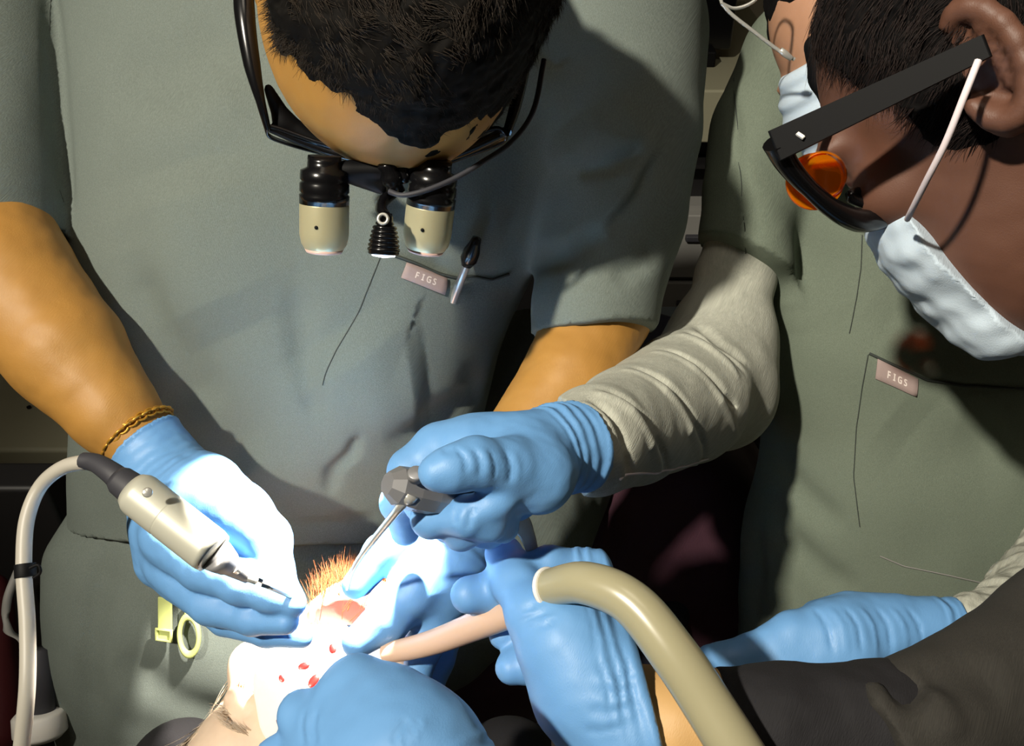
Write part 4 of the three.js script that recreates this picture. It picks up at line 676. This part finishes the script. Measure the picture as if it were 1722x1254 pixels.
{ // amber loupes
  const g = thing('magnifying_loupes', 'thick black loupe glasses with amber lenses on the profile at the right', 'loupes');
  const bar = (a, b, h0, h1, w, name, mat = M.blackMatte) => { const A = V(...a), B = V(...b), t = B.clone().sub(A), L = t.length(); t.normalize(); const n = CB.clone().addScaledVector(t, -CB.dot(t)).normalize(), s = new THREE.Vector3().crossVectors(n, t); const ge = new RoundedBoxGeometry(L, 1, w, 3, 0.0016); const p = ge.attributes.position; for (let i = 0; i < p.count; i++) { const x = p.getX(i), k = lerp(h0, h1, x / L + 0.5); p.setY(i, p.getY(i) * k); } ge.applyMatrix4(new THREE.Matrix4().makeBasis(t, s, n)); ge.translate(...A.clone().add(B).multiplyScalar(0.5).toArray()); ge.computeVertexNormals(); return part(name, ge, mat, g); };
  bar([1662, 76, 0.406], [1302, 246, 0.466], 0.0105, 0.0165, 0.005, 'temple_arm');
  bar([1352, 232, 0.453], [1340, 224, 0.4555], 0.0018, 0.0018, 0.0016, 'mark', M.white);
  part('front_frame', tube([V(1306, 238, 0.468), V(1322, 272, 0.475), V(1360, 316, 0.488), V(1400, 350, 0.50), V(1440, 370, 0.508), V(1490, 366, 0.516), V(1540, 338, 0.53)], [0.0078, 0.0062, 0.005, 0.0055, 0.0068, 0.006, 0.0045], 60, 14), M.blackPlastic, g);
  part('far_barrel', (() => { const f = new Field(0.006).chain([[1372, 78, 0.585, 20], [1385, 130, 0.585, 22], [1405, 185, 0.58, 18]], 0.006); return meshField(f, 0.002); })(), M.blackMatte, g, 'black far side of the frame');
  part('upper_rim', tube([V(1312, 238, 0.47), V(1370, 215, 0.50), V(1430, 205, 0.53), V(1490, 215, 0.55)], 0.003, 24, 8), M.blackPlastic, g);
  part('nose_piece', tube([V(1480, 300, 0.52), V(1455, 320, 0.515), V(1430, 330, 0.51), V(1470, 345, 0.515), V(1500, 340, 0.52)], 0.0035, 24, 8), M.blackPlastic, g);
  const disc = (c, to, r, t) => turned(V(...c), V(...to), [[0, 0], [r, 0], [r * 1.03, t * 0.5], [r, t], [0, t]], 32);
  const d1 = part('amber_lens', disc([1372, 304, 0.50], [1330, 330, 0.56], RP(47, 0.5), 0.005), M.amber, g, 'translucent amber lens');
  part('amber_barrel', turned(V(1384, 294, 0.498), V(1340, 322, 0.556), [[RP(36, 0.5), 0], [RP(40, 0.5), 0], [RP(44, 0.5), 0.012], [RP(40, 0.5), 0.012], [RP(36, 0.5), 0]], 32), M.amber, d1);
  part('amber_lens', turned(V(1422, 244, 0.52), V(1400, 255, 0.56), [[0, 0], [RP(14, 0.52), 0], [RP(14, 0.52), 0.004], [0, 0.004]], 20), M.amber, g, 'small amber filter beyond the nose');
  settle(g);
}
{ // suction hose and tip
  const g = thing('suction_hose', 'thick beige suction hose with a pinkish plastic tip', 'suction hose');
  part('hose', tube([V(922, 987, 0.487), V(985, 980, 0.468), V(1060, 1012, 0.452), V(1135, 1102, 0.438), V(1200, 1200, 0.43), V(1262, 1300, 0.422), V(1340, 1440, 0.415)], [0.0098, 0.0112, 0.0118, 0.0122, 0.0125, 0.0128, 0.013], 90, 24), M.hoseBeige, g);
  part('end_ring', turned(V(918, 988, 0.488), V(985, 980, 0.468), [[0.007, 0], [0.0108, 0], [0.0112, 0.001], [0.0112, 0.0022], [0.0105, 0.003], [0.007, 0.003]], 28), M.white, g);
  part('suction_tip', tube([V(930, 986, 0.49), V(870, 1024, 0.515), V(800, 1052, 0.535), V(720, 1082, 0.555), V(650, 1098, 0.57)], [0.0078, 0.0088, 0.0086, 0.0076, 0.0066], 40, 18), M.tipBeige, g, 'pinkish beige suction tip');
  settle(g);
}
// ================================================================= the hand at the lower edge
{
  const g = thing('person', 'gloved hand of a person reaching in from the lower edge', 'person');
  const f = new Field(0.014).at(-0.07), wr = V(760, 1420, 0.38), ax = V(690, 1330, 0.39).sub(wr).normalize();
  f.chain([[790, 1480, 0.445, 118], [740, 1380, 0.455, 128], [690, 1290, 0.465, 118]], 0.03);
  f.chain([[705, 1270, 0.468, 92], [650, 1190, 0.48, 66], [600, 1152, 0.49, 47], [556, 1190, 0.535, 34], [560, 1240, 0.55, 28]], 0.022);
  f.chain([[640, 1300, 0.465, 96], [560, 1232, 0.482, 56], [505, 1200, 0.492, 34], [500, 1240, 0.53, 30], [530, 1290, 0.54, 26]], 0.022);
  f.chain([[640, 1340, 0.465, 80], [520, 1300, 0.48, 45], [465, 1275, 0.49, 32], [480, 1310, 0.53, 28]], 0.02);
  f.chain([[660, 1390, 0.46, 70], [530, 1370, 0.475, 40], [470, 1345, 0.49, 28], [490, 1380, 0.52, 25]], 0.02);
  f.chain([[740, 1330, 0.49, 70], [690, 1260, 0.53, 38], [640, 1215, 0.56, 32], [600, 1200, 0.575, 26]], 0.02);
  f.cut(wr, ax.clone().negate()).mod(clothNoise(0.0007, 45)).mod(gloveRings(wr, ax, 0, 0.03, 0.001, 0.009));
  for (let i = 0; i < 4; i++) f.fold([[512 + i * 10, 1252], [505 + i * 11, 1225], [512 + i * 10, 1192]], 0.0018, i % 2 ? -0.0006 : 0.0009);
  for (let i = 0; i < 4; i++) f.fold([[660 + i * 9, 1252], [672 + i * 9, 1228], [690 + i * 9, 1205]], 0.002, i % 2 ? -0.0006 : 0.0009);
  glove(f, 0.0022, M.glove, g, 'light blue glove with bent fingers');
  const b = new Field(0.03).chain([[740, 1390, 0.385, 80], [800, 1500, 0.37, 92], [980, 1900, 0.34, 130], [1060, 2100, 0.33, 140]], 0.03);
  part('body', meshField(b, 0.005, skinTone(0.5, 0.28, 0.15)), M.skin, g);
  const s = new Field(0.03).chain([[880, 1680, 0.355, 140], [980, 1900, 0.34, 160], [1060, 2110, 0.33, 165]], 0.03); s.mod(clothNoise(0.003, 18));
  part('sleeve', meshField(s, 0.006), M.black, g);
  settle(g);
}
// ================================================================= the patient
const pat = thing('person', 'patient lying back with grey hair, ginger beard and open mouth', 'person');
const paC = V(500, 1285, 0.665), paF = new THREE.Vector3(0.05, 1, 0.08).normalize(), paU = new THREE.Vector3(-0.40, 0, 0.92); paU.addScaledVector(paF, -paU.dot(paF)).normalize(); const paR = new THREE.Vector3().crossVectors(paF, paU).normalize(), PB = [paR, paF, paU];
const pq = (r, a, u) => paC.clone().addScaledVector(paR, r).addScaledVector(paF, a).addScaledVector(paU, u);
const paFace = new Field(0.02);
{
  const f = paFace;
  f.ell(pq(0, -0.01, 0.02), [0.077, 0.09, 0.088], PB, 0.03).ell(pq(0, 0.02, -0.06), [0.06, 0.062, 0.066], PB, 0.03).ell(pq(0, 0.045, -0.105), [0.034, 0.034, 0.03], PB, 0.03);
  f.cone(pq(0, 0.075, 0.0), pq(0, 0.1, -0.04), 0.008, 0.013, 0.018).ell(pq(0.016, 0.083, -0.042), [0.009, 0.009, 0.008], PB, 0.008).ell(pq(-0.016, 0.083, -0.042), [0.009, 0.009, 0.008], PB, 0.008);
  for (const s of [-1, 1]) { f.ell(pq(s * 0.034, 0.066, 0.002), [0.016, 0.011, 0.009], PB, 0.008).ell(pq(s * 0.045, 0.058, -0.03), [0.024, 0.018, 0.02], PB, 0.02).ell(pq(s * 0.079, -0.05, 0.01), [0.006, 0.03, 0.018], PB, 0.008); }
  // open mouth
  const mouth = new Field(0.006).ell(pq(0, 0.082, -0.078), [0.024, 0.03, 0.016], PB);
  f.mod((x, y, z, d) => { const m = mouth.raw(x, y, z); return Math.max(d, -m) - d; });
  f.cone(pq(0.024, 0.076, -0.078), pq(0, 0.082, -0.058), 0.005, 0.006, 0.006).cone(pq(-0.024, 0.076, -0.078), pq(0, 0.082, -0.058), 0.005, 0.006, 0.006).cone(pq(0.024, 0.076, -0.078), pq(0, 0.078, -0.097), 0.005, 0.006, 0.006).cone(pq(-0.024, 0.076, -0.078), pq(0, 0.078, -0.097), 0.005, 0.006, 0.006);
  const body = new Field(0.04); body.sub(f, 0.02); body.cone(pq(0, -0.03, -0.07), pq(0, -0.05, -0.2), 0.055, 0.06, 0.03).cone(pq(0, -0.06, -0.24), pq(0.0, -0.08, -0.5), 0.09, 0.09, 0.05);
  const mo = pq(0, 0.08, -0.078), tone = skinTone(0.82, 0.62, 0.46, 0.08);
  part('body', meshField(body, 0.0032, (x, y, z) => { const q = (x - mo.x) ** 2 + (y - mo.y) ** 2 + (z - mo.z) ** 2, c = tone(x, y, z), k = 1 - sstep(0.0006, 0.0016, q); return [lerp(c[0], 0.62, k), lerp(c[1], 0.26, k), lerp(c[2], 0.22, k)]; }), M.skin, pat, 'pale wrinkled skin of the temple and face');
  // beard, moustache, brows, hair
  const beard = [], white = [];
  const grow = (c0, n, sp, dirF, len, rad, list) => { for (let i = 0; i < n; i++) { const p = c0(i / n); p.add(new THREE.Vector3(rnd() - 0.5, rnd() - 0.5, rnd() - 0.5).multiplyScalar(sp)); let d = f.raw(p.x, p.y, p.z); for (let k = 0; k < 4; k++) { const e = 0.001, g = new THREE.Vector3(f.raw(p.x + e, p.y, p.z) - d, f.raw(p.x, p.y + e, p.z) - d, f.raw(p.x, p.y, p.z + e) - d).normalize(); p.addScaledVector(g, -d); d = f.raw(p.x, p.y, p.z); if (k === 3) { const dir = dirF(p, g).normalize(); list.push([p.clone(), dir, len * (0.5 + rnd() * 0.8), rad, new THREE.Vector3(rnd() - 0.5, rnd() - 0.5, rnd() - 0.5).multiplyScalar(0.35)]); } } } };
  grow(t => pq(lerp(-0.055, 0.055, rnd()), 0.05, lerp(-0.14, -0.10, rnd())), 1300, 0.02, (p, n) => n.clone().addScaledVector(paU, -0.9).add(new THREE.Vector3(rnd() - 0.5, rnd() - 0.5, rnd() - 0.5).multiplyScalar(0.9)), 0.02, 0.00035, beard);
  grow(t => pq(lerp(-0.03, 0.03, rnd()), 0.085, -0.056), 300, 0.006, (p, n) => n.clone().addScaledVector(paU, -0.8).addScaledVector(paR, rnd() - 0.5), 0.010, 0.00033, beard);
  for (const s of [-1, 1]) grow(t => pq(s * lerp(0.015, 0.055, t), 0.085, 0.022), 150, 0.004, (p, n) => n.clone().multiplyScalar(0.4).addScaledVector(paR, s).addScaledVector(paU, 0.4 * (rnd() - 0.3)), 0.010, 0.0003, white);
  for (const s of [-1, 1]) grow(t => pq(s * lerp(0.022, 0.048, t), 0.085, -0.006), 40, 0.001, (p, n) => n.clone().multiplyScalar(0.8).addScaledVector(paU, -0.7), 0.006, 0.0002, beard);
  grow(t => { const a = rnd() * 3.6 - 0.2; return pq(0.085 * Math.cos(a * 0.9), lerp(-0.07, 0.05, rnd()), 0.02 + 0.09 * Math.abs(Math.sin(a))); }, 1700, 0.02, (p, n) => n.clone().multiplyScalar(0.3).addScaledVector(paU, 0.7).addScaledVector(paF, -0.4).add(new THREE.Vector3(rnd() - 0.5, rnd() - 0.5, rnd() - 0.5).multiplyScalar(0.5)), 0.03, 0.00035, white);
  for (const s of [-1, 1]) grow(t => pq(s * 0.075, lerp(-0.03, 0.055, rnd()), lerp(-0.01, 0.07, rnd())), 420, 0.012, (p, n) => n.clone().multiplyScalar(0.25).addScaledVector(paU, 0.8).addScaledVector(paF, -0.5), 0.028, 0.0003, white);
  part('beard', strands(beard), M.beard, pat, 'short ginger beard and moustache');
  part('hair', strands(white), M.whiteHair, pat, 'thin whitish hair');
  // teeth
  for (let i = 0; i < 6; i++) { const a = (i - 2.5) * 0.3; part('tooth', new RoundedBoxGeometry(0.0065, 0.009, 0.004, 2, 0.0016).applyMatrix4(new THREE.Matrix4().makeBasis(paR, paF, paU)).translate(...pq(0.021 * Math.sin(a), 0.068, -0.064 - 0.004 * (1 - Math.cos(a)) * -4).toArray()), M.white, pat); }
  const gw = new Field(0.04).cone(pq(0, -0.055, -0.19), pq(0, -0.07, -0.3), 0.085, 0.115).cone(pq(0, -0.07, -0.3), pq(0, -0.085, -0.52), 0.115, 0.12); gw.mod(clothNoise(0.006, 12));
  part('gown', meshField(gw, 0.005), M.scrubGrey, pat, 'grey-green gown at the shoulders');
  // blanket over chest and body
  const bl = new Field(0.05); bl.chain([[690, 1120, 0.86, 120], [900, 1010, 1.0, 190], [1060, 910, 1.12, 240], [1110, 830, 1.35, 190]], 0.06); bl.mod(clothNoise(0.008, 8));
  part('blanket', meshField(bl, 0.008), M.maroon, pat, 'dark maroon cover over the body');
}
settle(pat);
{ // white gauze laid on the upper face
  const g = thing('gauze_pad', 'round white gauze pad with red flecks on the patient\'s face', 'gauze');
  const c = pq(0.022, 0.099, -0.018), n = paF.clone().addScaledVector(CB, 0.45).normalize(), u = CR.clone().addScaledVector(n, -CR.dot(n)).normalize(), v = new THREE.Vector3().crossVectors(n, u), R = 0.047, pos = [], uv = [], idx = [], NR = 14, NA = 56;
  for (const s of [1, -1]) for (let i = 0; i <= NR; i++) for (let j = 0; j <= NA; j++) { const a = j / NA * 6.283, rr = R * (1 + 0.04 * Math.sin(a * 3) + 0.02 * Math.sin(a * 7)) * i / NR, h = 0.006 * (1 - (i / NR) ** 2) + 0.0012 * N3(rr * Math.cos(a) * 160, rr * Math.sin(a) * 160, 2) + s * 0.0012; const p = c.clone().addScaledVector(u, rr * Math.cos(a)).addScaledVector(v, rr * Math.sin(a)).addScaledVector(n, h); pos.push(p.x, p.y, p.z); uv.push(rr * Math.cos(a), rr * Math.sin(a)); }
  const w = NA + 1, o = w * (NR + 1); for (let i = 0; i < NR; i++) for (let j = 0; j < NA; j++) { const a = i * w + j; idx.push(a, a + w, a + 1, a + 1, a + w, a + w + 1, o + a, o + a + 1, o + a + w, o + a + 1, o + a + w + 1, o + a + w); } for (let j = 0; j < NA; j++) { const a = NR * w + j; idx.push(a, o + a, a + 1, a + 1, o + a, o + a + 1); }
  const ge = new THREE.BufferGeometry(); ge.setAttribute('position', new THREE.Float32BufferAttribute(pos, 3)); ge.setAttribute('uv', new THREE.Float32BufferAttribute(uv, 2)); ge.setIndex(idx); ge.computeVertexNormals();
  part('pad', ge, std(0xf0ece4, 0.9), g);
  for (const [fu, fv, r] of [[-0.012, -0.032, 0.0038], [-0.008, -0.026, 0.0028], [-0.014, -0.018, 0.002], [0.0, -0.012, 0.002], [-0.006, 0.004, 0.0024], [-0.014, 0.014, 0.002], [0.012, 0.012, 0.0018], [0.018, -0.004, 0.0026], [0.024, -0.022, 0.004], [-0.024, -0.022, 0.0022], [-0.028, 0.006, 0.0014], [0.004, 0.026, 0.0018]]) { const rr = Math.hypot(fu, fv), h = 0.006 * (1 - (rr / R) ** 2) + 0.0016, s = new THREE.SphereGeometry(r * 1.35, 10, 6); s.scale(1, 1.5, 0.22); s.rotateZ(fu * 90); orient(s, u, v, n); s.translate(...c.clone().addScaledVector(u, fu).addScaledVector(v, fv).addScaledVector(n, h).toArray()); part('blood_fleck', s, M.blood, g, 'small red fleck'); }
  settle(g);
}
{ // dental chair
  const g = thing('dental_chair', 'dark reclined dental chair under the patient', 'chair');
  const f = new Field(0.03); f.chain([[760, 1240, 0.80, 110], [800, 1330, 0.80, 130]], 0.03); f.mod(clothNoise(0.003, 20));
  part('headrest', (() => { const h = new Field(0.02); h.cone(pq(-0.11, -0.085, 0.02), pq(0.16, -0.085, 0.0), 0.045, 0.045); h.cone(pq(0.14, -0.05, -0.08), pq(0.17, -0.09, 0.08), 0.045, 0.04); return meshField(h, 0.005); })(), M.black, g, 'black headrest cushion');
  const a = pq(0.05, -0.16, -0.3), b = pq(0.12, -0.3, -1.0), t = b.clone().sub(a).normalize(), r = new THREE.Vector3().crossVectors(t, new THREE.Vector3(0, 1, 0)).normalize(), n = new THREE.Vector3().crossVectors(r, t);
  const bk = new RoundedBoxGeometry(a.distanceTo(b), 0.07, 0.36, 4, 0.03); bk.applyMatrix4(new THREE.Matrix4().makeBasis(t, n, r)); bk.translate(...a.clone().add(b).multiplyScalar(0.5).toArray()); part('backrest', bk, M.navy, g);
  part('headrest_bar', tube([pq(0.02, -0.11, 0), pq(0.03, -0.16, -0.2), a], 0.014, 20, 10), M.greyMetal, g);
  const ba = a.clone().lerp(b, 0.7); part('pedestal', turned(new THREE.Vector3(ba.x, 0, ba.z), new THREE.Vector3(ba.x, 1, ba.z), [[0, 0], [0.22, 0], [0.22, 0.03], [0.1, 0.07], [0.08, ba.y - 0.03], [0, ba.y - 0.03]], 28), M.grey, g);
  settle(g);
}
// ================================================================= background
function boxPx(x0, x1, yTop, yBot, z0, z1, r = 0.006) { return boxAt(x0, yBot, z0, x1, yTop, z1, r); }
{
  const g = thing('counter', 'beige counter with a thick front edge behind the bare forearm at the left', 'counter');
  part('counter_top', boxAt(-1.3, 0.745, -1.42, -0.56, 0.80, -0.86, 0.006), M.beige, g);
  part('body', boxAt(-1.3, 0, -1.42, -0.60, 0.745, -0.93), M.darkWood, g);
  part('screw_cap', turned(V(52, 692, 1.24), V(52, 692, 1.24).add(new THREE.Vector3(0, 1, 0)), [[0, 0], [0.003, 0], [0.003, 0.0015], [0, 0.0018]], 12).translate(0, 0.802 - V(52, 692, 1.24).y, 0), M.blackMatte, g);
  settle(g);
}
{
  const g = thing('back_cabinet', 'beige fronted cabinet with a dark recess behind the grey scrub sleeve', 'cabinet');
  part('body', boxAt(0.32, 0, -2.5, 0.62, 0.60, -1.93), M.grey, g); part('counter_top', boxAt(0.31, 0.78, -2.55, 0.64, 0.90, -1.88, 0.006), M.beige, g, 'beige front panel'); part('recess', boxAt(0.32, 0.60, -2.5, 0.62, 0.78, -1.98), M.darkWood, g, 'dark recess');
  part('shelf', boxAt(0.32, 0.70, -1.98, 0.62, 0.71, -1.92), M.darkWood, g);
  for (let i = 0; i < 3; i++) { const d = part('drawer', boxAt(0.33, 0.03 + i * 0.19, -1.93, 0.60, 0.205 + i * 0.19, -1.91, 0.004), M.grey, g); part('handle', boxAt(0.42, 0.14 + i * 0.19, -1.91, 0.54, 0.155 + i * 0.19, -1.895, 0.003), M.rubber, d); }
  settle(g);
  const m = thing('black_monitor', 'black box-shaped monitor standing on the back cabinet', 'monitor'); part('screen', boxAt(0.33, 0.93, -2.1, 0.497, 1.35, -2.05, 0.006), M.blackPlastic, m); part('stand', boxAt(0.36, 0.90, -2.16, 0.46, 0.935, -2.02, 0.004), M.blackMatte, m); part('frame', boxAt(0.32, 0.92, -2.125, 0.505, 1.36, -2.095, 0.006), M.blackMatte, m); settle(m);
  const c = thing('storage_box', 'lilac-grey storage box under the beige panel by the grey sleeve', 'box'); part('box', boxAt(0.32, 0.0, -1.72, 0.52, 0.42, -1.5, 0.008), std(0x8c8796, 0.7), c); part('lid', boxAt(0.315, 0.42, -1.725, 0.525, 0.45, -1.495, 0.006), std(0x5f6a70, 0.6), c); settle(c);
}
{  // added cabinet, a dark fill for the gap between torso and sleeve
  const g = thing('added_dark_cabinet', 'tall dark cabinet added to darken the gap behind the person in grey scrubs', 'cabinet');
  part('body', boxAt(-0.75, 0, -2.55, 0.30, 2.1, -2.1), M.darkWood, g);
  for (const x of [-0.74, -0.215]) { const d = part('door', boxAt(x, 0.06, -2.1, x + 0.505, 2.08, -2.08, 0.004), M.darkWood, g); part('handle', boxAt(x < -0.5 ? x + 0.46 : x + 0.03, 1.0, -2.08, x < -0.5 ? x + 0.475 : x + 0.045, 1.14, -2.06, 0.003), M.steel, d); }
  settle(g);
}
{
  const g = thing('delivery_unit', 'dark delivery unit with holders and tubing at the lower left edge', 'delivery unit');
  const p = V(10, 1100, 0.92);
  part('panel', boxAt(p.x - 0.12, 0.2, p.z - 0.12, p.x + 0.06, p.y + 0.16, p.z - 0.08, 0.006), M.darkWood, g);
  part('red_cushion', (() => { const f = new Field(0.02); f.cone(V(-20, 1000, 0.90), V(-10, 1230, 0.88), 0.022, 0.03); return meshField(f, 0.004); })(), M.red, g, 'dark red cushion');
  part('holder', turned(V(66, 1090, 0.84), V(72, 1200, 0.84), [[0, 0], [0.012, 0], [0.013, 0.03], [0.011, 0.06], [0, 0.06]], 20), M.rubber, g);
  part('holder_ring', turned(V(66, 1195, 0.84), V(70, 1260, 0.84), [[0.008, 0], [0.02, 0.0], [0.024, 0.004], [0.024, 0.02], [0.018, 0.026], [0, 0.026]], 24), M.white, g, 'pale plastic connector');
  part('tubing', tube([V(30, 960, 0.86), V(12, 1010, 0.85), V(14, 1060, 0.85), V(40, 1080, 0.85), V(44, 1200, 0.85), V(60, 1300, 0.85)], 0.004, 40, 10), M.grey, g);
  part('post', boxAt(p.x - 0.06, 0, p.z - 0.13, p.x, 0.3, p.z - 0.07), M.darkWood, g);
  settle(g);
  const t = thing('wooden_box', 'tan box under the beige counter at the left edge', 'box'), q = V(0, 905, 1.12), qx = V(20, 930, 1.12).x; part('box', boxAt(qx - 0.2, 0, q.z - 0.10, qx, q.y - 0.015, q.z + 0.02, 0.005), std(0x857461, 0.7), t); part('lid', boxAt(qx - 0.205, q.y - 0.015, q.z - 0.105, qx + 0.003, q.y, q.z + 0.025, 0.004), std(0x6f6250, 0.7), t); settle(t);
}
{ // clips hanging at the trousers
  const g = thing('badge_clip', 'yellow-green flat clip with a buckle hanging beside the gloved hand', 'clip'), a = opTrousers.hit(284, 1000), b = opTrousers.hit(284, 1072), n = opTrousers.normal(opTrousers.hit(284, 1040), 0.006), t = b.clone().sub(a), L = t.length(); t.normalize(); const s = new THREE.Vector3().crossVectors(n, t).normalize();
  const st = new RoundedBoxGeometry(0.013, L, 0.002, 2, 0.0008); orient(st, s, t, n); st.translate(...a.clone().add(b).multiplyScalar(0.5).addScaledVector(n, 0.006).toArray()); part('strap', st, M.lime, g);
  const bu = new THREE.TorusGeometry(0.0085, 0.0018, 8, 4, 6.2832).rotateZ(Math.PI / 4); bu.scale(1.1, 0.8, 1); orient(bu, s, t, n); bu.translate(...b.clone().addScaledVector(n, 0.008).addScaledVector(t, -0.006).toArray()); part('buckle', bu, M.lime, g); settle(g);
  const g2 = thing('badge_clip', 'yellow-green oval clip loop nearest the patient\'s temple', 'clip'), c = opTrousers.hit(326, 1062); const to = new THREE.TorusGeometry(0.012, 0.0026, 8, 28); to.scale(0.75, 1.45, 1); orient(to, s, t, n); to.translate(...c.clone().addScaledVector(n, 0.008).toArray()); part('loop', to, M.lime, g2);
  const tg = new RoundedBoxGeometry(0.008, 0.016, 0.003, 2, 0.001); orient(tg, s, t, n); tg.translate(...c.clone().addScaledVector(n, 0.008).addScaledVector(t, -0.022).toArray()); part('tongue', tg, M.lime, g2); settle(g2);
}
{ // crumpled blue cloth behind the upper arm, striped cord by the other arm
  const f = new Field(0.008); f.chain([[104, 330, 0.84, 14], [112, 380, 0.84, 22], [106, 425, 0.84, 16]], 0.01); f.mod((x, y, z) => 0.005 * N3(x * 90, y * 90, z * 90));
  const g = thing('blue_cloth', 'crumpled blue cloth between the elbow and the grey scrub top', 'cloth'); part('cloth', meshField(f, 0.0025), M.blueCloth, g); settle(g);
}

renderer.render(scene, camera);
